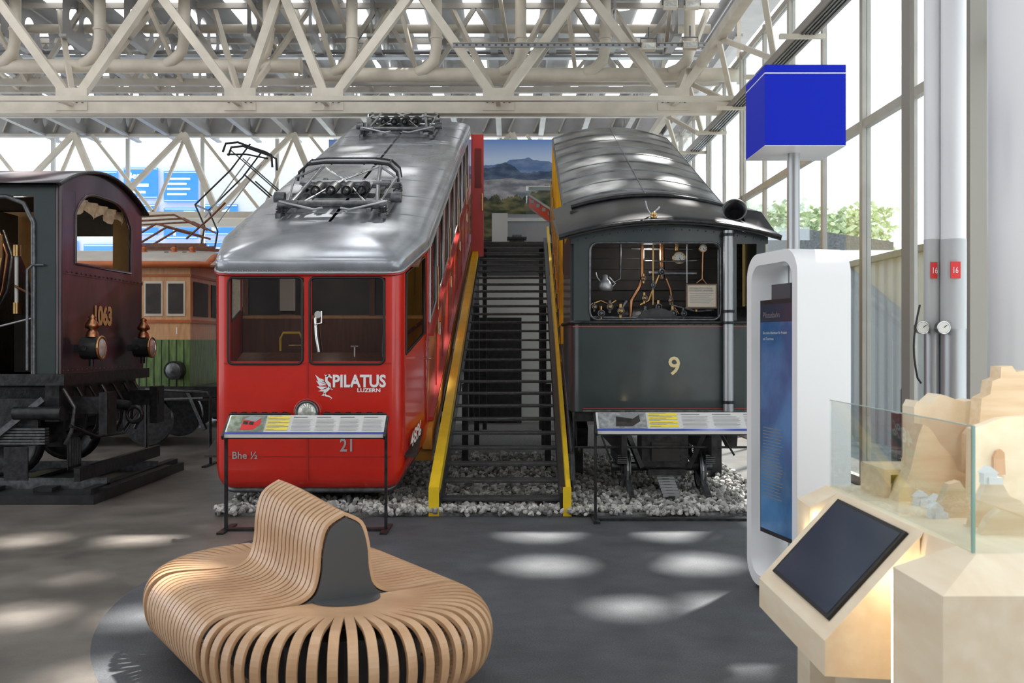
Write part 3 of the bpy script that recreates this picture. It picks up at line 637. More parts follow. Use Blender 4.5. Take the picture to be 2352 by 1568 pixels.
# ---------------------------------------------------------------- ballast
bed=MB(); bed.box(-2.9,2.75,9.72,20,0,.03,mat('ballast_bed',(.16,.155,.15),.9,0,.4,30,bump=.6,bscale=40)); bed.build('ballast_bed',label='grey gravel bed under the railcars and stairs',cat='gravel bed',kind='stuff')
ph=(1+5**.5)/2
iv=[Vector(v).normalized() for v in [(-1,ph,0),(1,ph,0),(-1,-ph,0),(1,-ph,0),(0,-1,ph),(0,1,ph),(0,-1,-ph),(0,1,-ph),(ph,0,-1),(ph,0,1),(-ph,0,-1),(-ph,0,1)]]
ifc=[(0,11,5),(0,5,1),(0,1,7),(0,7,10),(0,10,11),(1,5,9),(5,11,4),(11,10,2),(10,7,6),(7,1,8),(3,9,4),(3,4,2),(3,2,6),(3,6,8),(3,8,9),(4,9,5),(2,4,11),(6,2,10),(8,6,7),(9,8,1)]
b=MB()
def rock(x,y,z,r):
    sc=Vector((random.uniform(.7,1.3),random.uniform(.7,1.3),random.uniform(.5,.95))); R=Matrix.Rotation(random.random()*6.28,3,Vector([random.gauss(0,1) for _ in range(3)]).normalized())
    b.add([R@Vector((v.x*sc.x,v.y*sc.y,v.z*sc.z))*r*random.uniform(.8,1.2)+Vector((x,y,z)) for v in iv],ifc,'stone')
for i in range(8500):
    y=9.62+random.random()**1.6*5.0; x=random.uniform(-2.9,2.8)
    edge=9.68+.06*math.sin(x*7)+.05*math.sin(x*17)
    if y<edge and random.random()<.9: y+=.12
    rock(x,y,.03+random.random()*.05,random.uniform(.018,.038))
b.build('ballast_stones',label='loose grey and white crushed ballast stones',cat='gravel',kind='stuff')
# ---------------------------------------------------------------- steam railcar
sc_=root('steam_railcar',(1.66,12,.1),'dark green steam cogwheel railcar numbered nine with zinc roofed coach','steam railcar')
XL,XR,YF=.62,2.70,10.5
zb,zm,zw=.96,1.90,2.74
def arcz(x,xa,xb_,ze,h): t=(x-xa)/(xb_-xa)*2-1; return ze+h*(1-t*t)
b=MB()
def outl(z,yb=12.0):
    pts=[(XL,yb)]
    for i in range(6): a=math.pi-i*math.pi/10; pts.append((XL+.13+.13*math.cos(a),YF+.13-.13*math.sin(a)))
    for i in range(6): a=math.pi/2-i*math.pi/10; pts.append((XR-.13+.13*math.cos(a),YF+.13-.13*math.sin(a)))
    pts.append((XR,yb)); return [(x,y,z) for x,y in pts]
b.grid([outl(zb),outl(zb+.01),outl(zm)],'dgreen',True); b.add(outl(zb),[list(range(14))],'black'); b.build('body',sc_)
b=MB()
b.box(XL+.13,XR-.13,YF-.006,YF,zb+.03,zb+.036,'redlab'); b.box(XL+.02,XR-.02,YF-.006,YF,zm-.045,zm-.039,'redlab'); b.box(XL+.13,XR-.13,YF-.01,YF,zb+.0,zb+.02,'dsteel')
b.tube([(p[0]-(.01 if p[0]<1 else -.01),p[1]-.01,zm+.0) for p in outl(0)],.022,'blackm',6)
for i in range(22): b.sph((XL+.12+i*.085,YF-.012,zm-.02),.007,'dsteel',6)
for i in range(11): b.sph((XL+.01,YF+.1,zb+.05+i*.085),.007,'dsteel',6)
b.build('pinstripe',sc_)
text('9',.27,P(1534,860,YF-.012),(1,0,0),(0,0,1),mat('cream_numeral',(.75,.62,.33),.5),'numeral',sc_,bold=.004)
b=MB()
wx0,wx1=PX(1355,YF),PX(1655,YF); wx2,wx3=PX(1692,YF),PX(1738,YF)
for a,c in ((XL+.03,wx0),(wx1,wx2),(wx3,XR-.03)): b.box(a,c,YF,YF+.05,zm,zw+.08,'dgreen')
N=16; xs=[XL+(XR-XL)*i/N for i in range(N+1)]
poly=[(x,YF-.001,zw-.01) for x in xs]+[(x,YF-.001,arcz(x,XL,XR,2.80,.13)) for x in xs[::-1]]
b.prism(poly,(0,.05,0),'dgreen')
for cx,s_ in ((wx0,1),(wx1,-1)):
    b.prism([(cx,YF+.002,zw)]+[(cx+s_*(.12-.12*math.sin(math.pi/2*i/5)),YF+.002,zw-.12+.12*math.cos(math.pi/2*i/5)) for i in range(6)][::1],(0,.045,0),'dgreen')
b.box(XL,XL+.03,YF+.1,12,zm,2.85,'dgreen'); b.box(XR-.03,XR,YF+.1,12,zm,2.85,'dgreen')
pp=rr(wx0,wx1,zm+.03,zw,.08); b.tube([(x,YF-.01,z) for x,z in pp]+[(pp[0][0],YF-.01,pp[0][1])],.012,'dsteel',6)
for i in range(24):
    x=XL+.08+i*.084; b.sph((x,YF-.008,arcz(x,XL,XR,2.75,.13)),.008,'dsteel',6)
b.build('cab_frame',sc_)
N=20; RA,RB=PX(1284,10.4),PX(1792,10.4)
def rr_(y,z,h,th): return [(RA+(RB-RA)*i/N,y,arcz(RA+(RB-RA)*i/N,RA,RB,z,h)+th) for i in range(N+1)]
b=MB(); b.grid([rr_(10.36,2.78,.17,-.03),rr_(10.34,2.79,.17,0),rr_(10.4,2.80,.19,.02),rr_(11.2,3.02,.2,.02),rr_(12.1,3.28,.22,.02)],'black',True); b.grid([rr_(10.36,2.78,.17,-.03),rr_(12.1,3.2,.2,-.03)],'black',True)
b.tube(rr_(10.35,2.785,.17,.0),.022,'blackm',6)
b.build('cab_roof',sc_,label='black arched cab roof sheet')
b=MB(); N=16
poly=[(PX(1310,11.9)+i*(PX(1662,11.9)-PX(1310,11.9))/N,11.75,arcz(i,0,N,3.28,.14)) for i in range(N+1)]
b.prism([(p[0],p[1],3.0) for p in poly]+poly[::-1],(0,.1,0),'black'); b.tube([(p[0],11.72,p[2]) for p in poly],.025,'blackm',6)
for i in range(12): b.sph((.72+i*.155,11.73,3.22),.012,'dsteel',6)
b.build('cab_bulkhead',sc_)
b=MB(); q=[P(1695,478,10.9),P(1748,486,10.8),P(1790,545,10.5),P(1730,540,10.5),P(1700,520,10.8)]
b.prism(q,(0,.5,.1),'black'); b.build('roof_flap',sc_)
b=MB(); b.lathe(P(1690,512,10.9),(-.25,-.9,.35),[(.0,-.02),(.045,0),(.05,.1),(.085,.22),(.12,.30),(.128,.30),(.11,.26),(.06,.15),(.0,.1)],'black',24); b.torus(P(1690,512,10.9)+Vector((-.25,-.9,.35)).normalized()*.3,(-.25,-.9,.35),.125,.01,'dsteel',24)
b.build('chimney_cowl',sc_)
b=MB(); c=P(1502,505,10.42); b.cyl(c-Vector((0,0,.05)),c+Vector((0,0,.04)),.04,'brass',12); b.sph(c+Vector((0,0,.06)),.03,'brass',10); b.tube([c+Vector((0,0,.08)),c+Vector((0.05,0,.12)),c+Vector((.06,0,.14))],.012,'steel',6); b.tube([c,c+Vector((-.07,0,.12)),c+Vector((-.09,0,.2))],.008,'steel',6); b.build('whistle',sc_)
b=MB(); b.cyl((PX(1673,10.42),10.42,.97),(PX(1673,10.42),10.42,2.86),.055,'steel',16)
for z in (1.05,1.88,2.0,2.8): b.cyl((PX(1673,10.42),10.42,z),(PX(1673,10.42),10.42,z+.03),.064,'blackm',16)
b.build('exhaust_pipe',sc_)
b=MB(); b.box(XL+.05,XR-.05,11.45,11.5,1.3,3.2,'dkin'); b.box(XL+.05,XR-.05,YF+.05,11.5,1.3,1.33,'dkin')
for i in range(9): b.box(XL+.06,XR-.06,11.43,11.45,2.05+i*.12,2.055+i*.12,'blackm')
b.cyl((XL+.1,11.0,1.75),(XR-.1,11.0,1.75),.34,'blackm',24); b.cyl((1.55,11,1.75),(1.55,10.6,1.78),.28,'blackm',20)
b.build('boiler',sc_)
def pp_(l,m,r,Y=10.75): b.tube([P(x,y,Y) for x,y in l],r,m,8)
b=MB()
pp_([(1475,555),(1475,640),(1468,660),(1450,690),(1448,728)],'copper',.020); pp_([(1520,555),(1520,640)],'copper',.032,10.9); pp_([(1470,700),(1490,690),(1510,640),(1520,620)],'brass',.016)
pp_([(1530,640),(1540,665),(1545,700),(1560,722)],'copper',.014); pp_([(1440,690),(1430,705),(1420,728)],'dsteel',.018); pp_([(1615,575),(1613,640),(1600,650)],'copper',.007,10.6); pp_([(1613,640),(1625,655)],'copper',.007,10.6)
pp_([(1480,600),(1560,600),(1600,598)],'dsteel',.01); pp_([(1578,560),(1578,650)],'steel',.006,10.6); pp_([(1490,628),(1600,628)],'dsteel',.02); pp_([(1650,560),(1650,730)],'steel',.006,10.6)
pp_([(1355,700),(1380,690),(1400,700),(1415,690)],'brass',.014); pp_([(1500,560),(1500,700)],'brass',.01,10.7); pp_([(1425,555),(1425,640),(1405,650)],'dsteel',.012,10.85); pp_([(1450,570),(1590,572)],'dsteel',.015,10.9); pp_([(1555,560),(1555,575)],'brass',.02,10.8)
pp_([(1360,728),(1440,730),(1560,728),(1650,730)],'dsteel',.016,10.7); pp_([(1540,700),(1600,715),(1640,712)],'dsteel',.016,10.75)
b.build('copper_pipes',sc_)
for k_,(x,y,r) in enumerate([(1480,685,.035),(1482,720,.045),(1512,705,.04),(1540,690,.03),(1545,720,.045),(1400,705,.04),(1380,720,.045),(1520,625,.035),(1478,640,.03),(1500,655,.03),(1425,715,.045),(1570,720,.035),(1600,705,.03),(1365,705,.03)]):
    b=MB(); c=P(x,y,10.7); b.sph(c,r,['brass','dsteel','blackm','copper','dsteel'][k_%5],10); b.cyl(c-Vector((0,.0,r*1.6)),c+Vector((0,0,r*1.8)),r*.45,['brass','dsteel'][k_%2],8); b.torus(c-Vector((0,r*1.2,0)),(0,1,0),r*.8,r*.16,'dsteel',14,5); b.cyl(c-Vector((0,r*1.2,0)),c,r*.2,'dsteel',6)
    b.build('valve',sc_)
for (x,y,r,Y) in [(1560,592,.068,10.8),(1615,570,.042,10.62)]:
    b=MB(); c=P(x,y,Y); b.cyl(c,c+Vector((0,.05,0)),r,'brass',24); b.cyl(c-Vector((0,.004,0)),c,r*.85,'gbright',24); b.torus(c,(0,1,0),r*.95,r*.1,'brass',24,6); b.beam(c-Vector((0,.007,0)),c+Vector((r*.3,-.007,-r*.5)),.004,.006,'black')
    for i in range(9): a=math.radians(-130+i*32); b.box(c.x+r*.7*math.sin(a)-.003,c.x+r*.7*math.sin(a)+.003,c.y-.008,c.y-.004,c.z+r*.7*math.cos(a)-.004,c.z+r*.7*math.cos(a)+.004,'black')
    b.build('pressure_gauge',sc_)
b=MB(); c=P(1390,668,10.7); b.lathe(c,(0,0,1),[(0,0),(.075,0),(.08,.05),(.06,.1),(.03,.13),(.028,.17),(0,.18)],'steel',16); b.tube([c+Vector((-.05,0,.1)),c+Vector((-.09,0,.15)),c+Vector((-.1,0,.2))],.008,'steel',6); b.tube([c+Vector((.06,0,.03)),c+Vector((.11,0,.08)),c+Vector((.04,0,.15))],.008,'steel',6); b.build('oil_can',sc_)
b=MB(); a=P(1575,652,10.48); c=P(1646,708,10.48); b.box(a.x,c.x,10.46,10.48,c.z,a.z,mat('plaque_frame',(.12,.05,.02),.3)); b.box(a.x+.015,c.x-.015,10.455,10.46,c.z+.015,a.z-.015,mat('plaque_bronze',(.42,.37,.29),.4,.1))
TB(b,'HISTORIC MECHANICAL',.028,(a.x+.03,10.452,a.z-.055),(1,0,0),(0,0,1),'ink',sx=.8); TB(b,'ENGINEERING LANDMARK',.028,(a.x+.03,10.452,a.z-.08),(1,0,0),(0,0,1),'ink',sx=.76)
for i in range(6): b.box(a.x+.04,c.x-.04-.02*(i%3),10.451,10.455,a.z-.1-.02*i,a.z-.096-.02*i,'ink')
b.build('plaque',sc_,label='small bronze plaque with engraved lettering')
b=MB(); GX=1.645
b.box(GX-.25,GX+.25,10.7,11.1,.35,.85,'blackm'); b.box(GX-.15,GX+.15,10.66,10.7,.42,.62,'dkin'); b.box(GX-.5,GX-.44,10.4,13,.5,.95,'blackm'); b.box(GX+.44,GX+.5,10.4,13,.5,.95,'blackm')
b.box(XL+.05,XR-.05,10.6,10.7,.85,.96,'blackm'); b.beam((GX-.5,10.6,.92),(GX-.26,10.68,.35),.06,.05,'blackm'); b.beam((GX+.5,10.6,.92),(GX+.26,10.68,.35),.06,.05,'blackm'); b.box(GX-.2,GX+.2,10.55,10.65,.28,.34,'blackm')
b.cyl((GX-.55,10.95,.33),(GX+.55,10.95,.33),.05,'dsteel',10); b.cyl((GX-1,10.45,.62),(GX-1,10.45,.96),.012,'blackm',6); b.cyl((GX-.98,10.55,.58),(GX+1,10.55,.58),.014,'blackm',6)
b.tube([(GX+.6,10.5,.95),(GX+.55,10.5,.75),(GX+.7,10.5,.5)],.012,'blackm',6); b.tube([(GX-.6,10.5,.95),(GX-.7,10.5,.7),(GX-.6,10.5,.45)],.012,'blackm',6)
b.lathe((XL+.1,10.5,.56),(0,-1,0),[(0,-.02),(.02,0),(.03,.03),(.01,.07),(0,.09)],'blackm',10)
for i in range(5):
    for sx in (-1,1): b.box(GX+sx*.47-.05,GX+sx*.47+.05,10.6,11.4,.40+i*.02,.412+i*.02,'dsteel')
b.build('chassis',sc_)
for yw in (10.85,12.6):
    for sx in (-1,1):
        z=.31+(.36*(yw-10.85)*.6); b=MB(); x=GX+sx*.40
        b.lathe((x,yw,z),(sx,0,0),[(.20,-.03),(.215,-.03),(.215,-.01),(.19,-.005),(.19,.04),(.16,.04),(.15,.02),(.05,.02),(.05,.05),(.0,.05)],'dsteel',28); b.torus((x,yw,z),(1,0,0),.18,.02,'steel',28)
        b.add([(x,yw+.2*math.cos(2*math.pi*i/24),z+.2*math.sin(2*math.pi*i/24)) for i in range(24)],[list(range(24))],'blackm'); b.build('wheel',sc_)
tr=root('railway_track',(GX,10.3,.03),'short inclined rack railway track on ballast','railway track')
for sx in (-1,1):
    MB().beam((GX+sx*.4,10.3,.07),(GX+sx*.4,17,2.0),.05,.07,'dsteel').build('rail',tr)
b=MB(); b.beam((GX,10.25,.07),(GX,17,2.0),.07,.08,'dsteel')
for i in range(30): b.box(GX-.09,GX+.09,10.25+i*.07,10.28+i*.07,.10+i*.02,.13+i*.02,'steel')
b.build('rack_rail',tr)
b=MB()
for x in (.8,2.5): b.beam((x,11.3,.6),(x,17,2.5),.12,.25,'blackm')
for y in (12.2,14.2,16.6):
    for x in (.8,2.5): b.box(x-.07,x+.07,y,y+.14,0,.7+(y-11.3)*.33,'blackm')
b.build('support_frame',sc_)
SC=.37; CY=12.0; CX0=.64; CX1=2.56
def TC(v): return Vector((v.x+K*v.y,CY+v.y,v.z+SC*v.y))
b=MB(TC); LCo=5.1
b.box(CX0+.0,CX0+.03,.0,LCo,1.15,3.27,'coachy'); b.box(CX1-.09,CX1-.06,0,LCo,1.15,3.27,'coachy'); b.box(CX0+.03,CX1-.06,0,.04,1.15,3.3,'blackm'); b.box(CX0+.03,CX1-.06,LCo-.04,LCo,1.15,3.3,'coachy')
for i in range(8):
    y=.15+i*.62; b.box(CX0-.01,CX0+.0,y,y+.36,2.4,3.05,'dkin'); b.box(CX0-.03,CX0+.0,y+.5,y+.53,1.2,3.25,'coachy'); b.cyl((CX0-.05,y+.45,1.9),(CX0-.05,y+.45,2.6),.012,'brass',6)
b.box(CX0-.03,CX1,.0,LCo,1.05,1.17,'blackm'); b.build('coach_body',sc_,label='yellow coach body with side doors')
N=18; CA,CB=PX(1300,12)-.02,PX(1668,12)
def cr(y,ze,h): return [(CA+(CB-CA)*i/N,y,arcz(i,0,N,ze,h)) for i in range(N+1)]
b=MB(TC); b.grid([cr(-.1,3.25,.17),cr(-.1,3.28,.18)]+[cr(.2+i*.5,3.30,.18) for i in range(10)]+[cr(LCo+.1,3.30,.18)],'zinc',True); b.grid([cr(-.1,3.24,.17),cr(LCo+.1,3.24,.17)],'black',True)
for i in range(9): b.tube(cr(.25+i*.6,3.305,.18),.010,'zinc',5)
b.tube([(CA+(CB-CA)*.5,-.1+i*.6,3.485) for i in range(10)],.01,'zinc',5); b.tube(cr(-.1,3.28,.18),.02,'dsteel',6)
b.tube([(CB,-.1,3.28),(CB,LCo,3.28)],.025,'dsteel',6); b.tube([(CA,-.1,3.28),(CA,LCo,3.28)],.025,'dsteel',6)
b.build('coach_roof',sc_,label='weathered zinc roof with raised seams')
# ---------------------------------------------------------------- information signs
def sign(x0,x1,Yb,zf,zt,lab,colr):
    xm=(x0+x1)/2; r=root('information_sign',(xm,Yb,0),lab,'information sign',)
    ya,yb=Yb-.10,Yb+.10
    b=MB(); b.add([(x0,ya,zf),(x1,ya,zf),(x1,yb,zt),(x0,yb,zt),(x0,ya,zf-.03),(x1,ya,zf-.03),(x1,yb,zt-.03),(x0,yb,zt-.03)],[(0,1,2,3),(7,6,5,4),(0,4,5,1),(1,5,6,2),(2,6,7,3),(3,7,4,0)],'offw'); b.build('panel',r)
    W=x1-x0; up=Vector((0,yb-ya,zt-zf)); nrm=Vector((0,-(zt-zf),yb-ya)).normalized()*.002
    def Q(u,v): return Vector((x0+u*W,ya,zf))+up*v+nrm
    b=MB()
    def rect(u0,u1,v0,v1,m,l=1): b.add([Q(u0,v0)+nrm*l,Q(u1,v0)+nrm*l,Q(u1,v1)+nrm*l,Q(u0,v1)+nrm*l],[(0,1,2,3)],m)
    rect(0,1,0,.1,'bluei'); rect(.01,.24,.12,.97,colr[0])
    def quad(pts,m,l=2): b.add([Q(u,v)+nrm*l for u,v in pts],[list(range(len(pts)))],m)
    quad([(.09,.22),(.17,.22),(.175,.62),(.095,.75)],colr[1],2); quad([(.17,.22),(.21,.5),(.205,.85),(.175,.62)],colr[1],2); quad([(.095,.75),(.175,.62),(.21,.85),(.14,.93)],colr[2],3)
    quad([(.10,.5),(.13,.48),(.13,.64),(.10,.66)],'rub',3); quad([(.138,.48),(.166,.46),(.168,.60),(.138,.63)],'rub',3)
    for k in range(4): rect(.25,.39,.2+k*.2,.34+k*.2,'yel2')
    for k in range(8): rect(.255,.255+.05+.03*(k%3),.22+k*.1,.235+k*.1,'ink',2)
    for cidx in range(4):
        u=.41+cidx*.15
        rect(u,u+.09,.86,.9,'ink')
        for k in range(9): rect(u,u+.13-.02*random.random(),.18+k*.07,.195+k*.07,'ink')
    b.build('printed_artwork',r)
    b=MB()
    for x in (x0-.01,x1+.01):
        b.box(x-.012,x+.012,Yb-.02,Yb+.02,0,zf+.04,'blackm'); b.beam((x,Yb-.12,zf-.03),(x,Yb+.12,zt-.02),.02,.04,'blackm'); b.box(x-.03,x+.03,Yb-.2,Yb+.25,0,.02,'blackm')
    b.box(x0-.01,x1+.01,Yb-.04,Yb+.04,.0,.025,'blackm'); b.box(x0,x1,Yb-.01,Yb+.01,zf-.05,zf-.02,'blackm'); b.build('stand',r)
fo=mat('photo_green',(.12,.16,.08),.5,0,c2=(.3,.33,.3),nscale=20); fg=mat('photo_grey',(.16,.17,.17),.5,0,c2=(.35,.36,.36),nscale=20)
sign(PX(522,8.95),PX(884,8.95),8.95,.875,1.03,'tilted information panel on black stand by the red railcar',(fo,'redlab','steel'))
sign(PX(1370,9.46),PX(1850,9.46),9.46,.86,1.02,'tilted information panel on black stand by the steam railcar',(fg,'dkin','steel'))
# ---------------------------------------------------------------- slatted bench
A=Vector((-1.31,5.62,0)); B=Vector((-.83,4.88,0)); sd=(B-A).normalized(); nl=Vector((sd.y,-sd.x,0))
if nl.x>0: nl=-nl
ben=root('slatted_bench',((A+B)/2),'curved bent-wood slatted bench with arched backrest','bench')
def smooth(pr,sub=4):
    o=[]; n=len(pr)
    for i in range(n-1):
        p0,p1,p2,p3=[Vector(pr[max(0,min(n-1,j))]) for j in (i-1,i,i+1,i+2)]
        for k_ in range(sub):
            t=k_/sub; o.append(.5*((2*p1)+(-p0+p2)*t+(2*p0-5*p1+4*p2-p3)*t*t+(-p0+3*p1-3*p2+p3)*t**3))
    o.append(Vector(pr[-1])); return o
R=.71
outer=[(R-.27,.09),(R-.12,.10),(R-.03,.17),(R,.28),(R-.015,.37),(R-.07,.43),(R-.16,.452),(R-.35,.445)]
back=[(.24,.455),(.165,.50),(.135,.60),(.125,.72),(.09,.83),(.0,.885)]
sideprof=smooth(outer+back,4)
def slat(b,pts,wv,wd,th=.018):
    n=len(pts); vs=[]
    for i,p in enumerate(pts):
        d=(pts[min(n-1,i+1)]-pts[max(0,i-1)]).normalized(); nn=d.cross(wv).normalized()
        w_=wd[i] if isinstance(wd,list) else wd
        vs+=[p+wv*w_/2+nn*th/2,p-wv*w_/2+nn*th/2,p-wv*w_/2-nn*th/2,p+wv*w_/2-nn*th/2]
    fs=[(i*4+k,i*4+(k+1)%4,(i+1)*4+(k+1)%4,(i+1)*4+k) for i in range(n-1) for k in range(4)]+[(3,2,1,0),(n*4-4,n*4-3,n*4-2,n*4-1)]
    b.add(vs,fs,'slat')
ns=17
b=MB(); UZ=Vector((0,0,1))
for i in range(ns):
    t=(i+.0)/(ns-1); c=A.lerp(B,t); hs=1.0+.06*math.cos(t*math.pi)
    def zz(z): return z if z<.46 else .46+(z-.46)*hs
    pts=[c+nl*d+UZ*zz(z) for d,z in sideprof]+[c-nl*d+UZ*zz(z) for d,z in sideprof[::-1][1:]]
    slat(b,pts,sd,.043)
b.build('backrest_slats',ben,label='bent slats running over the seat and backrest')
fanp=smooth(outer+[(.15,.44),(.11,.43)],4)
for C,dr in ((B,sd),(A,-sd)):
    b=MB(); nf=25
    for i in range(nf):
        a=math.pi*(i+1)/(nf+1); dv=(nl*math.cos(a)+dr*math.sin(a)); wv=Vector((-dv.y,dv.x,0)); c=C+dr*.03
        pts=[c+dv*d+UZ*z for d,z in fanp]; wd=[min(.044,.006+d*math.pi/(nf+1)*.85) for d,z in fanp]
        slat(b,pts,wv,wd)
    b.build('seat_slats',ben,label='radiating bent seat slats')
pf=[(d-.012,z-.012) for d,z in sideprof if d<.26 and z>.44]
for C,dr,hh in ((B,sd,.94),(A,-sd,1.06)):
    b=MB()
    poly=[C+dr*.028+nl*d+UZ*(.46+(z-.46)*hh) for d,z in pf]+[C+dr*.028-nl*d+UZ*(.46+(z-.46)*hh) for d,z in pf[::-1][1:]]
    b.prism(poly,dr*.012,'panel')
    n=20; b.prism([C+dr*.04+(nl*math.cos(math.pi*i/n)*.17+dr*math.sin(math.pi*i/n)*.15)+UZ*.445 for i in range(n+1)],(0,0,.012),'panel')
    b.build('end_panel',ben,label='charcoal metal end panel')
b=MB(); n=16
def stad(r,z):
    o=[B+dv for dv in [(nl*math.cos(math.pi*i/n)+sd*math.sin(math.pi*i/n))*r for i in range(n+1)]]+[A+dv for dv in [(-nl*math.cos(math.pi*i/n)-sd*math.sin(math.pi*i/n))*r for i in range(n+1)]]
    return [p+UZ*z for p in o]
b.prism(stad(.38,0),(0,0,.40),'black'); b.prism(stad(.55,.36),(0,0,.03),'blackm'); b.build('base',ben)
# ---------------------------------------------------------------- totem
to=root('information_totem',(1.93,6.75,0),'white rounded frame with portrait screen and blue cube on a pole','information totem')
ov=Vector((1.80,6.28,0)); uu=Vector((-.15,.74,0)).normalized(); ww=Vector((uu.y,-uu.x,0)); UW=.74; DP=.37
def TT(v): return ov+uu*v.x+ww*v.y+UZ*v.z
out=rr(0,UW,.03,2.30,.17,10); inn=rr(.07,UW-.07,.10,2.22,.12,10); n=len(out)
b=MB(TT)
for yv in (0,DP):
    b.add([(x,yv,z) for x,z in out]+[(x,yv,z) for x,z in inn],[(i,(i+1)%n,(i+1)%n+n,i+n) for i in range(n)],'white')
b.add([(x,0,z) for x,z in out]+[(x,DP,z) for x,z in out],[(i,(i+1)%n,(i+1)%n+n,i+n) for i in range(n)],'white',True)
b.add([(x,0,z) for x,z in inn]+[(x,DP,z) for x,z in inn],[(i,(i+1)%n,(i+1)%n+n,i+n) for i in range(n)],'white',True)
b.box(.05,UW-.05,.05,DP-.05,0,.04,'panel'); fr=b.build('frame',to); md=fr.modifiers.new('e','EDGE_SPLIT'); md.split_angle=math.radians(50)
b=MB(); pc=Vector((1.945,6.87,0)); b.cyl(pc+UZ*.04,pc+UZ*3.0,.04,'steel',20); b.build('pole',to)
b=MB(TT); b.box(.04,UW-.17,.02,.07,.40,1.98,'black'); b.box(.15,.42,.03,.1,1.98,2.08,'panel'); b.box(.3,.45,.07,.2,.8,.9,'panel'); b.box(.3,.45,.07,.2,1.6,1.7,'panel'); b.build('screen_housing',to)
b=MB(TT); sy=.016; xa_,xb2=.055,UW-.185; b.add([(xa_,sy,.43),(xb2,sy,.43),(xb2,sy,1.95),(xa_,sy,1.95)],[(0,1,2,3)],'scrb')
b.add([(xa_,sy-.001,1.83),(xb2,sy-.001,1.83),(xb2,sy-.001,1.95),(xa_,sy-.001,1.95)],[(0,1,2,3)],'scr')
TB(b,'Pilatusbahn',.055,(xb2-.04,sy-.003,1.86),(-1,0,0),(0,0,1),'steel'); TB(b,'Ein steiles Abenteuer für Freizeit',.026,(xb2-.04,sy-.003,1.75),(-1,0,0),(0,0,1),'offw'); TB(b,'und Tourismus',.026,(xb2-.04,sy-.003,1.71),(-1,0,0),(0,0,1),'offw')
for k_ in range(22): q0=xb2-.04; q1=q0-.3*random.uniform(.8,1); z=1.12-k_*.022; b.add([(q0,sy-.003,z),(q1,sy-.003,z),(q1,sy-.003,z-.006),(q0,sy-.003,z-.006)],[(0,1,2,3)],'ink')
b.build('display',to,label='portrait touch display with blue image')
b=MB(); b.box(1.677,2.214,6.6,7.14,3.0,3.535,'blue'); b.box(1.675,2.216,6.598,7.142,3.475,3.483,'whitel'); b.box(1.675,2.216,6.598,7.142,2.996,3.0,'white'); b.build('blue_cube',to,label='royal blue cube with thin white line',bevel=.003)
# ---------------------------------------------------------------- wooden exhibit stand
ws=root('exhibit_stand',(1.9,3.9,0),'angular pale spruce plywood exhibit stand with tilted screen and glass guard','exhibit stand')
X1_=3.2
lo=[(1.32,3.05),(X1_,3.05),(X1_,4.95),(1.42,4.95),(1.40,4.68),(1.50,4.62),(1.50,3.62),(1.32,3.45)]
hi=[(1.53,3.28),(X1_,3.28),(X1_,4.85),(1.53,4.85),(1.51,4.72),(1.515,4.62),(1.515,3.62),(1.53,3.42)]
v=[(x,y,0) for x,y in lo]+[(x,y,.92) for x,y in lo]+[(x,y,1.0) for x,y in hi]; nn=8
b=MB(); b.add(v,[(i,(i+1)%nn,(i+1)%nn+nn,i+nn) for i in range(nn)]+[(i+nn,(i+1)%nn+nn,(i+1)%nn+2*nn,i+2*nn) for i in range(nn)]+[tuple(range(16,24))],'spruce'); b.build('cabinet_body',ws)
b=MB(); cs=[(1.150,.60),(1.150,.47),(1.44,.455),(1.50,.6),(1.50,.975),(1.515,1.0)]
b.prism([(x,3.66,z) for x,z in cs],(0,.97,0),'spruce'); b.build('console',ws)
nv=Vector((-.40,0,.365)).normalized()
def SC_(a,y,o=.0):
    p=Vector((1.150,0,.60)).lerp(Vector((1.515,0,1.0)),a); p=Vector((p.x,y,p.z)); return p+nv*o
b=MB(); q=[SC_(.12,3.745,.0),SC_(.94,3.745,.0),SC_(.94,4.53,.0),SC_(.12,4.53,.0)]; b.prism(q,nv*.014,'rub'); b.add([SC_(.15,3.77,.0155),SC_(.91,3.77,.0155),SC_(.91,4.505,.0155),SC_(.15,4.505,.0155)],[(0,1,2,3)],'scr'); b.build('touch_screen',ws,label='black tilted touch screen')
b=MB(); b.box(1.33,1.335,3.475,3.49,.2,.90,'led'); b.build('led_strip',ws,label='warm glowing light strip')
b=MB(); b.box(1.41,1.425,4.64,4.665,.5,.9,'led'); b.build('led_strip',ws,label='warm glowing light strip')
b=MB(); b.box(1.525,1.533,3.3,4.78,1.0,1.42,'gc'); b.box(1.525,3.1,3.3,3.308,1.0,1.42,'gc'); b.box(1.524,1.534,3.296,3.306,1.0,1.42,mat('glass_edge',(.25,.42,.36),.1)); b.box(1.525,1.533,3.3,4.78,1.418,1.421,mat('glass_edge_top',(.45,.6,.55),.1)); b.build('glass_guard',ws,label='clear glass guard panels')
gl='layered plywood mountain boards on the exhibit stand'
def board(Y,pts,th,lab,z0=1.0,tex='spruce2'):
    b=MB(); pp=[P(x,y,Y) for x,y in pts]; pp=[Vector((p.x,Y,max(z0,p.z))) for p in pp]; b.prism(pp,(0,th,0),tex); b.build('model_mountain',label=lab,cat='wooden model mountain',group=gl)
def base(Y): return 784+.7/Y*F
board(4.62,[(2100,base(4.62)),(2100,935),(2108,920),(2135,928),(2160,905),(2172,908),(2190,915),(2215,922),(2238,918),(2238,base(4.62))],.14,'tall pale plywood mountain block with wavy top',tex='spruce')
board(4.35,[(2060,base(4.35)),(2090,1085),(2110,1000),(2120,975),(2140,985),(2160,1020),(2185,1045),(2200,1080),(2235,1095),(2280,base(4.35))],.12,'lower sloping plywood mountain layer')
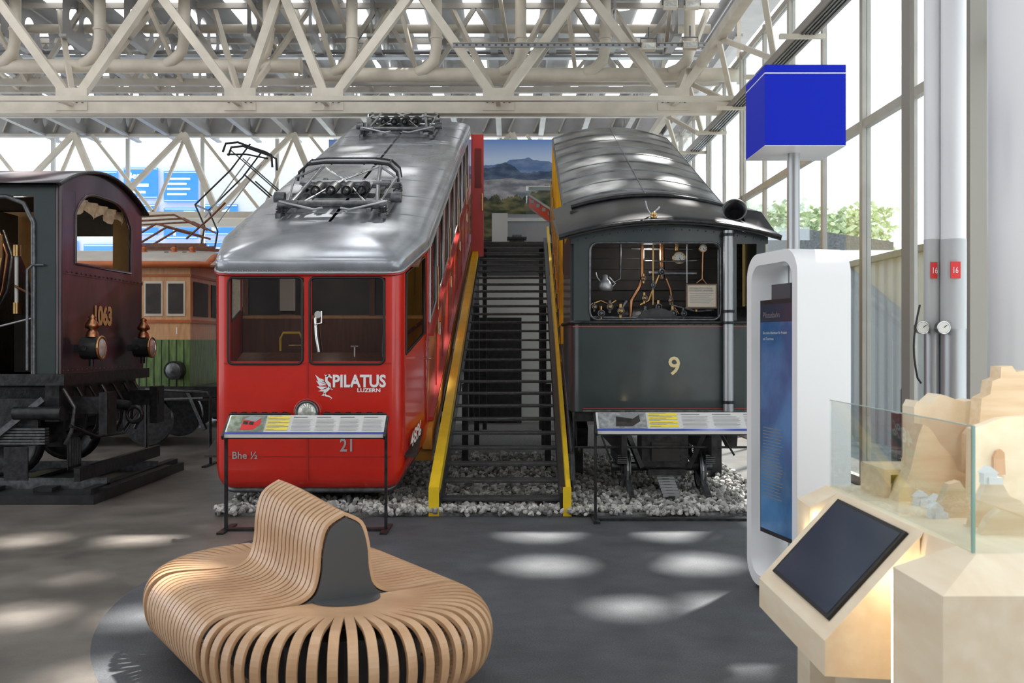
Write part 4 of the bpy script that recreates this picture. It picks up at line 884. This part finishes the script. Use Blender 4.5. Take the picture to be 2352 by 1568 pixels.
board(4.45,[(2232,base(4.45)),(2232,1000),(2250,975),(2255,915),(2275,905),(2280,875),(2298,868),(2300,842),(2325,840),(2335,855),(2360,850),(2400,870),(2430,base(4.45))],.1,'tall stepped plywood mountain peak board')
board(4.2,[(2232,base(4.2)),(2235,985),(2300,960),(2420,950),(2420,base(4.2))],.06,'broad plywood cliff board',tex='spruce')
board(3.95,[(2150,base(3.95)),(2158,1165),(2180,1112),(2205,1105),(2218,1125),(2232,1190),(2240,base(3.95))],.05,'small rounded plywood hill board')
board(3.75,[(2232,base(3.75)),(2250,1150),(2275,1095),(2300,1105),(2320,1140),(2345,1150),(2370,1180),(2380,base(3.75))],.05,'rounded plywood hill board with pointed top')
board(3.6,[(2255,base(3.6)),(2275,1190),(2300,1170),(2352,1190),(2400,base(3.6))],.05,'low plywood hill board near the guard')
b=MB(); aY=4.18
b.prism([P(2283,1090,aY),P(2283,1050,aY),P(2290,1036,aY),P(2300,1032,aY),P(2308,1040,aY),P(2310,1090,aY)],(0,.02,0),'tan'); b.build('tunnel_portal',label='small arched tunnel portal in the wooden model',cat='model tunnel')
b=MB(); Yq=4.6; a=P(2003,1068,Yq); c=P(2138,1100,Yq)
b.box(a.x,c.x,Yq-.15,Yq+.15,a.z-.025,a.z,'spruce2'); b.box(a.x,a.x+.03,Yq-.15,Yq+.15,1.0,a.z-.025,'spruce2'); b.box(c.x-.06,c.x,Yq-.15,Yq+.15,1.0,a.z-.025,'spruce2'); b.box(a.x+.03,c.x-.06,Yq+.1,Yq+.14,1.0,a.z-.025,'spruce2'); b.build('model_station',label='small open wooden shelter in the model landscape',cat='wooden model')
for (x,Y) in [(2115,4.25),(2148,3.95),(2045,4.5),(2150,4.15),(2270,3.72)]:
    p=Vector((PX(x,Y),Y,1.0))
    if x==2270: p.z=1.17
    b=MB(); b.box(p.x-.025,p.x+.025,Y-.02,Y+.02,p.z,p.z+.04,'white'); b.box(p.x-.01,p.x+.04,Y-.03,Y+.01,p.z,p.z+.025,'white'); b.prism([(p.x-.03,Y-.025,p.z+.04),(p.x+.03,Y-.025,p.z+.04),(p.x,Y-.025,p.z+.065)],(0,.05,0),'white'); b.build('model_house',label='tiny white model house',cat='model house',group='white model houses')
# ---------------------------------------------------------------- right pipes / column
b=MB(); b.cyl((3.66,7.0,0),(3.66,7.0,8.28),.29,'white',40); b.build('column',label='thick smooth white round column',cat='column')
def pipe(px,Y,r,lab):
    x=PX(px,Y); rt=root('riser_pipe',(x,Y,0),lab,'pipe'); b=MB(); b.cyl((x,Y,PZ(550,Y)),(x,Y,8.25),r,'white',24); b.cyl((x,Y,PZ(755,Y)),(x,Y,PZ(550,Y)),r*1.03,'pipe',24); b.cyl((x,Y,0),(x,Y,PZ(755,Y)),r*1.02,'steel',24); b.build('pipe_shaft',rt)
    g=P(px-22,752,Y-.1); b=MB(); b.cyl(g,g+Vector((0,.06,0)),.05,'dsteel',20); b.cyl(g-Vector((0,.004,0)),g,.042,'gbright',20); b.torus(g,(0,1,0),.048,.006,'chrome',20,6); b.beam(g-Vector((0,.006,0)),g+Vector((.025,-.006,.02)),.003,.005,'black'); b.build('gauge',rt)
    q=P(px,622,Y); b=MB(); b.box(q.x-r*.7,q.x+r*.1,Y-r-.012,Y-r-.002,q.z-.065,q.z+.065,'redlab'); TB(b,'16',.07,(q.x-r*.6,Y-r-.014,q.z-.025),(1,0,0),(0,0,1),'whitel',sx=.7); b.build('red_label',rt)
pipe(2142,8.0,.065,'slim white riser pipe with gauge and steel lower sleeve'); pipe(2190,7.9,.095,'thick white riser pipe with gauge and steel lower sleeve')
b=MB(); b.tube([P(2113,700,7.9)]+[P(2113-14*math.sin(t*math.pi/8),700+t*24,7.9) for t in range(1,8)]+[P(2116,880,7.9)],.008,'black',6); b.build('hose',label='thin black hose looped beside the riser pipes',cat='hose')
b=MB(); x=PX(2243,8.6); b.box(x-.085,x+.085,8.5,8.68,0,8.25,'post'); b.box(x-.11,x+.11,8.48,8.499,0,8.25,'post'); b.build('steel_post',label='taupe steel I-section post beside the pipes',cat='post')
b=MB(); x=PX(2085,9.4)
b.box(x-.02,x+.02,9.3,9.5,0,8.2,'post'); b.build('steel_post',label='slim dark steel post at the glazing',cat='post')
b=MB(); b.cyl((4.9,12.5,-.02),(4.9,12.5,1.1),.02,'black',8); b.torus((4.97,12.5,1.1),(0,1,0),.07,.015,'black',16); b.box(4.8,5.0,12.4,12.6,-.02,.8,'black'); b.build('trolley_case',label='black upright trolley standing outside the glass',cat='trolley')
# ---------------------------------------------------------------- left steam locomotive
lo_=root('steam_locomotive',(-5.4,11.6,.2),'dark purple steam locomotive cab numbered 1063 with brass lamps','steam locomotive')
XE=-4.76; YA,YB=10.45,12.8; ze=3.36
b=MB(); wy0,wy1,wz0=10.85,12.42,2.55
b.box(XE-.03,XE,YA,YB,1.36,wz0,'purple')
b.box(XE-.03,XE,YA,wy0,wz0,ze,'purple'); b.box(XE-.03,XE,wy1,YB,wz0,ze,'purple')
N=18; ar=lambda y,zz0,h: zz0+h*(1-((y-(YA+YB)/2)/((YB-YA)/2))**2)
lowe=[]
for i in range(N+1):
    y=wy0+(wy1-wy0)*i/N; t=abs(2*i/N-1); lowe.append((XE-.03,y,3.10+.27*(1-t**4)))
top_=[(XE-.03,YA+(YB-YA)*i/N,ar(YA+(YB-YA)*i/N,ze,.24)) for i in range(N+1)]
b.prism([(XE-.03,YA,ze-.03)]+[(XE-.03,wy0,ze-.03)]+[(XE-.03,wy0,3.1)]+lowe+[(XE-.03,wy1,ze-.03),(XE-.03,YB,ze-.03)]+top_[::-1],(.031,0,0),'purple')
b.tube([(XE,y,z) for _,y,z in [(0,wy0,wz0)]+lowe+[(0,wy1,wz0),(0,wy0,wz0)]],.018,'purple',6)
b.box(XE,XE+.02,YA,YB,1.36,1.42,'purple'); b.box(XE,XE+.012,YA,YB,2.42,2.47,'purple')
for i in range(20):
    for z in (1.39,2.445): b.sph((XE+.018,YA+.06+i*.118,z),.012,'purple',6)
b.cyl((XE-.0,YA+.02,1.36),(XE-.0,YA+.02,ze),.035,'purple',12)
b.build('cab_rear_wall',lo_)
b=MB(); b.box(-5.02,XE,YA,YA+.03,1.36,ze,'dgreen'); b.box(-7.2,-5.75,YA,YA+.03,1.36,ze,'dgreen'); b.box(-5.75,-5.02,YA,YA+.03,3.22,ze,'dgreen'); b.tube([(-5.02,YA-.01,1.36),(-5.02,YA-.01,2.95),(-5.12,YA-.01,3.15),(-5.3,YA-.01,3.22),(-5.7,YA-.01,3.22)],.025,'dsteel',8)
b.tube([(-5.06,YA-.06,1.4),(-5.06,YA-.06,2.45),(-5.02,YA-.03,2.5),(-4.9,YA-.03,2.5)],.014,'dsteel',6); b.build('cab_side_wall',lo_)
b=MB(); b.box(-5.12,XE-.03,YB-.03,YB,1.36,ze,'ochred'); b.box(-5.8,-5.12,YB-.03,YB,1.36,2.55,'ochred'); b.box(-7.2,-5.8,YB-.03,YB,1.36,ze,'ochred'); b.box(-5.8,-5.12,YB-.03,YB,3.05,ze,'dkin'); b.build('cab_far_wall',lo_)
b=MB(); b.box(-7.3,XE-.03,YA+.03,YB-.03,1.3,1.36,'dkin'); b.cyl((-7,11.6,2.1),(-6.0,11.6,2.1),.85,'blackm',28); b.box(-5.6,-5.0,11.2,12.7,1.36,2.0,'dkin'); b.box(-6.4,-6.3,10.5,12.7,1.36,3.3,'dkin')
for i in range(8): y=10.7+i*.12; b.tube([(-5.95,y,2.0+.1*(i%3)),(-5.85,y,2.3),(-5.85,y+.1,2.7),(-5.95,y+.1,3.0)],.018,['copper','dsteel','brass'][i%3],6)
b.cyl((-5.35,10.75,2.1),(-5.35,10.75,2.65),.02,'gbright',8); b.cyl((-5.35,10.75,2.0),(-5.35,10.75,2.12),.045,'brass',10); b.cyl((-5.35,10.75,2.62),(-5.35,10.75,2.74),.045,'brass',10); b.box(-5.62,-5.48,10.7,10.72,2.6,2.85,'ochred'); b.cyl((-5.6,10.65,2.5),(-5.6,10.7,2.5),.07,'dsteel',16)
b.tube([(-5.35,10.7,2.3),(-5.2,10.8,2.2),(-5.2,10.8,1.5)],.015,'copper',6); b.tube([(-5.7,10.6,1.8),(-5.3,10.6,1.9),(-5.1,10.6,1.95)],.012,'steel',6)
b.build('cab_controls',lo_)
b=MB(); rf=[(YA-.08+(YB-YA+.16)*i/N) for i in range(N+1)]
b.grid([[(XE+.05,y,ar(y,ze+.0,.26)+.0) for y in rf],[(XE+.06,y,ar(y,ze+.03,.26)) for y in rf],[(-7.4,y,ar(y,ze+.03,.26)) for y in rf]],'purple',True); b.grid([[(XE+.05,y,ar(y,ze,.26)) for y in rf],[(-7.4,y,ar(y,ze,.26)) for y in rf]],'black',True)
b.tube([(XE+.05,y,ar(y,ze+.015,.26)) for y in rf],.02,'blackm',6); b.build('cab_roof',lo_)
b=MB(); rows=[]
for j in range(4): rows.append([(XE-.08+.03*math.sin(i*1.3+j),wy0+.1+(wy1-wy0-.2)*i/24,3.30-j*.05-.03*math.sin(i*.8)*j*.5) for i in range(25)])
b.grid(rows,'curtain',True); b.build('curtain',lo_,label='rolled canvas curtain')
text('1063',.29,(XE+.008,11.30,1.90),(0,1,0),(0,0,1),'brassn','numeral',lo_,bold=.014,sx=.92)
for (y,x) in ((10.84,-4.55),(12.35,-4.55)):
    b=MB(); z=1.63; b.cyl((x-.12,y,z),(x+.08,y,z),.125,'black',24); b.torus((x+.08,y,z),(1,0,0),.12,.018,'brass',24); b.lathe((x+.08,y,z),(1,0,0),[(.11,0),(.09,.02),(.05,.035),(0,.04)],'lens',20)
    b.lathe((x-.02,y,z+.12),(0,0,1),[(.07,0),(.06,.05),(.035,.08),(.075,.1),(.075,.13),(.05,.17),(.03,.2),(.045,.215),(.0,.25)],'copper',18); b.box(XE,x-.1,y-.03,y+.03,z-.05,z+.03,'blackm'); b.cyl((x-.05,y-.15,z),(x-.05,y+.15,z),.03,'blackm',10); b.cyl((x-.03,y,z-.2),(x-.03,y,z-.1),.03,'blackm',8); b.build('headlamp',lo_,label='round brass-rimmed lamp with copper chimney')
b=MB(); b.box(-7.4,XE+.08,YA-.05,YB+.05,1.24,1.36,'blackm'); b.box(-4.95,-4.80,YA+.1,YB-.1,.85,1.24,'blackm')
for y in (10.9,12.3): b.box(-7.4,-4.9,y-.04,y+.04,.55,1.2,'blackm')
for y in (10.85,12.35):
    b.box(-4.8,-4.35,y-.09,y+.09,.92,1.1,'blackm'); b.box(-4.45,-4.36,y-.13,y+.13,.7,1.15,'blackm')
b.cyl((-4.82,11.6,1.0),(-4.45,11.6,.95),.06,'blackm',12); b.torus((-4.4,11.6,.85),(0,1,0),.09,.025,'blackm',14)
for i in range(7): y=10.6+i*.33; b.tube([(-4.78,y,1.2),(-4.68,y+.05,1.0),(-4.70,y+.03,.75),(-4.8,y+.1,.6)],.022,'dsteel' if i%3==0 else 'blackm',6)
b.tube([(-4.7,10.6,.8),(-4.6,11.0,.65),(-4.6,11.8,.62),(-4.7,12.5,.8)],.02,'blackm',6)
b.box(-5.7,-5.0,10.5,10.56,.6,1.1,'blackm'); b.beam((-5.6,10.42,.55),(-4.9,10.42,1.1),.06,.06,'dsteel'); b.cyl((-5.2,10.4,.95),(-4.7,10.4,.95),.07,'blackm',12)
for i in range(6): b.box(-5.5,-4.9,10.44,10.54,.62+i*.03,.64+i*.03,'dsteel')
b.box(-5.3,-5.05,10.38,10.4,.25,.6,'blackm')
for i in range(5): b.box(-4.78,-4.77,10.75+i*.06,10.77+i*.06,.35,.65,'dsteel')
b.box(-4.79,-4.78,10.72,11.05,.32,.66,'black')
b.cyl((-5.0,10.45,.65),(-5.0,12.6,.65),.05,'blackm',8); b.build('chassis',lo_)
for x in (-5.5,-6.7):
    for y in (10.85,12.35):
        b=MB(); b.lathe((x,y,.62),(0,1,0),[(.0,-.05),(.06,-.05),(.06,-.02),(.30,-.02),(.32,-.05),(.38,-.05),(.38,.03),(.40,.05),(.0,.05)],'blackm',28)
        b.build('wheel',lo_)
b=MB(); b.prism([(-4.35,13.2,0),(-4.35,10.35,0),(-8,10.35,0),(-8,13.2,0)],(0,0,.1),'black')
for y in (10.85,12.35): b.box(-8,-4.4,y-.04,y+.04,.1,.22,'dsteel')
for i in range(5): b.box(-4.5-i*.6,-4.3-i*.6,10.6,12.6,.1,.14,'blackm')
b.box(-4.5,-4.4,10.4,13.1,.1,.16,'blackm'); b.box(-4.62,-4.56,10.5,12.9,.22,.36,'blackm'); b.build('display_plinth',lo_)
# ---------------------------------------------------------------- wooden tram wagon
tw=root('wooden_tram',(-6.5,16.8,.2),'old varnished wooden tram wagon with curved roof and green apron','tram')
xe=PX(437,16)
b=MB(); b.box(-9,xe,16,18,1.73,2.95,'tan')
for i in range(5): x=xe-.08-i*.36; b.box(x-.30,x,15.985,16.0,2.11,2.67,'cream'); b.box(x-.27,x-.03,15.975,15.985,2.15,2.63,'dkin')
b.box(xe,xe+.015,16.15,16.9,2.11,2.67,'dkin'); b.box(xe,xe+.015,17.1,17.85,2.11,2.67,'dkin'); b.box(-9,xe+.02,15.98,18.02,2.0,2.05,'brownr'); b.box(-9,xe+.02,15.98,18.02,2.74,2.78,'brownr'); TB(b,'1',.16,(xe-.25,15.97,1.82),(1,0,0),(0,0,1),'whitel')
b.build('body',tw)
b=MB(); b.box(-9,xe,15.97,18,.98,1.73,'green')
for i in range(30): b.box(xe-.1-i*.12,xe-.09-i*.12,15.96,15.97,.98,1.73,'dgreen')
b.build('apron',tw)
b=MB(); NN=12; rows=[]
for x,s_ in ((-9,1),(-6,1),(xe-.2,1),(xe+.1,.95),(xe+.25,.8),(xe+.32,.6)): rows.append([(x,17+(1.15*(2*i/NN-1))*s_,2.93+.28*(1-(2*i/NN-1)**2)*s_) for i in range(NN+1)])
b.grid(rows,'creamd',True); b.tube([rows[-2][i] for i in range(NN+1)],.03,'brownr',6); b.tube([r_[0] for r_ in rows],.03,'brownr',6); b.build('roof',tw,solid=.03)
b=MB()
for x in (-6.3,-5.7,-5.4): b.beam((x,16.4,3.15),(x,17.6,3.15),.06,.06,'wood')
for y in (16.5,17.0,17.5): b.beam((-6.6,y,3.3),(xe+.1,y,3.3),.05,.05,'wood'); b.tube([(-6.4,y,3.35),(-5.9,y,3.65),(-5.3,y,3.5)],.02,'wood',6); b.tube([(-6.5,y,3.75),(-5.6,y,3.8),(-5.2,y,3.6)],.018,'wood',6)
for x in (-6.5,-6.1,-5.6,-5.3):
    for y in (16.5,17.4): b.lathe((x,y,3.15),(0,0,1),[(.05,0),(.06,.04),(.03,.06),(.06,.08),(.03,.12),(0,.13)],'brownr',10)
b.tube([(-5.4,16.5,3.4),(-5.0,16.5,3.75),(-4.75,16.5,4.0)],.018,'wood',6); b.build('pantograph',tw)
b=MB(); b.cyl((PX(403,15.9),15.78,PZ(850,15.9)),(PX(403,15.9),15.97,PZ(850,15.9)),.15,'blackm',20); b.lathe((PX(403,15.9),15.78,PZ(850,15.9)),(0,-1,0),[(.12,0),(.08,.02),(0,.03)],'dsteel',18); b.build('headlamp',tw)
b=MB(); b.box(-9,xe+.6,15.9,18,.75,.98,'blackm'); b.box(xe+.4,xe+.5,15.8,17.8,.5,.8,'blackm')
for y in (16.1,17.6): b.cyl((xe+.3,y,.62),(xe+.72,y,.62),.06,'dsteel',12); b.cyl((xe+.7,y,.62),(xe+.75,y,.62),.16,'blackm',20)
for x in (-5.9,-7.2,-8.3):
    for y in (16.15,17.7): b.cyl((x,y-.05,.42),(x,y+.05,.42),.4,'blackm',24)
b.beam((xe,15.9,.9),(xe+.3,15.8,.3),.06,.06,'blackm'); b.build('chassis',tw)
oc=root('electric_locomotive',(-6.8,20,.2),'cream and orange railway vehicle with raised current collector','railway vehicle')
xo=PX(497,19.5)
b=MB(); b.box(-10,xo,19.5,21.8,1.05,1.98,'brownr'); b.box(-10,xo,19.5,21.8,1.98,3.0,mat('pale_yellow_paint',(.55,.48,.28),.5,0,.15,6,stretch=(1,1,8)))
for i in range(5): x=xo-.14-i*.75; b.box(x-.28,x,19.48,19.5,2.15,2.85,'wood'); b.box(x-.25,x-.03,19.475,19.485,2.2,2.8,'dkin')
for i in range(16): b.box(xo-.05-i*.15,xo-.04-i*.15,19.49,19.5,1.05,1.98,'wood')
b.build('body',oc)
b=MB(); NN=10; b.grid([[(x,20.65+1.25*(2*i/NN-1),3.0+.25*(1-(2*i/NN-1)**2)) for i in range(NN+1)] for x in (-10,-8,xo+.1)],'creamd',True); b.build('roof',oc,solid=.04)
b=MB(); b.box(-10,xo,19.7,21.6,.6,1.05,'blackm')
for x in (-6.3,-7.6,-9): b.cyl((x,19.7,.45),(x,19.85,.45),.43,'blackm',24); b.cyl((x,21.4,.45),(x,21.55,.45),.43,'blackm',24)
b.build('chassis',oc)
Yp=20.2
b=MB(); Q=lambda x,y,d=0:P(x,y,Yp)+Vector((0,d,0))
for d in (0,.9):
    b.tube([Q(448,470,d),Q(530,390,d)],.018,'blackm',6); b.tube([Q(530,390,d),Q(575,330,d)],.018,'blackm',6); b.tube([Q(650,480,d),Q(560,400,d)],.018,'blackm',6); b.tube([Q(470,500,d),Q(575,360,d)],.014,'steel',6); b.tube([Q(530,345,d),Q(650,450,d)],.014,'blackm',6); b.tube([Q(448,470,d),Q(470,520,d)],.018,'blackm',6); b.tube([Q(650,480,d),Q(600,560,d)],.018,'blackm',6); b.tube([Q(470,520,d),Q(460,575,d)],.02,'blackm',6)
b.cyl(Q(448,470),Q(448,470,.9),.02,'blackm',6); b.cyl(Q(650,480),Q(650,480,.9),.02,'blackm',6)
for d in (.2,.6): b.tube([Q(505,345,d),Q(512,325,d),Q(540,322,d),Q(575,335,d),Q(605,345,d),Q(618,352,d),Q(620,380,d)],.025,'blackm',6)
b.tube([Q(515,350,.2),Q(560,350,.2),Q(610,360,.2)],.02,'blackm',6); b.build('pantograph',oc,label='raised black diamond current collector')
b=MB(); b.box(-1.9,-.9,20.6,20.65,0,2.6,'offw'); b.build('display_board',label='white freestanding display board behind the stairs',cat='display board')
b=MB(); b.box(-.7,.2,20.8,20.85,0,2.2,'black'); b.box(-.7,.9,21.2,21.25,0,3.1,'offw'); b.build('display_board',label='black and white display board under the landing',cat='display board')
b=MB(); b.add([P(1005,945,14),P(1028,800,14),P(1058,800,14),P(1040,945,14)],[(0,1,2,3)],'offw'); b.add([P(1008,945,13.97),P(1018,945,13.97),P(1036,820,13.97),P(1030,820,13.97)],[(0,1,2,3)],'black')
for i in range(5): a=P(1036+i*2.2,900-i*12,13.97); b.box(a.x,a.x+.08,13.96,13.97,a.z,a.z+.012,'ink')
b.beam(P(1012,945,14.02),Vector((PX(1012,14),14.02,0)),.03,.03,'black')
b.build('display_board',label='slanted white information board beside the stairs',cat='display board')
b=MB(); xa=PX(330,14.5); xb_=PX(478,13.6)
b.tube([(xa,14.6,1.0),(xb_-.05,13.7,1.0),(xb_,13.7,.92),(xb_,13.7,.02)],.02,'blackm',8); b.box(xb_-.03,xb_+.03,13.4,14.0,0,.02,'blackm'); b.beam((xa,14.6,.85),(xb_,13.7,.93),.25,.02,'blackm'); b.cyl((xa,14.6,0),(xa,14.6,1.0),.02,'blackm',6)
b.build('barrier_rail',label='black metal barrier rail with sloping panel',cat='barrier')
print('objects',len(bpy.data.objects))
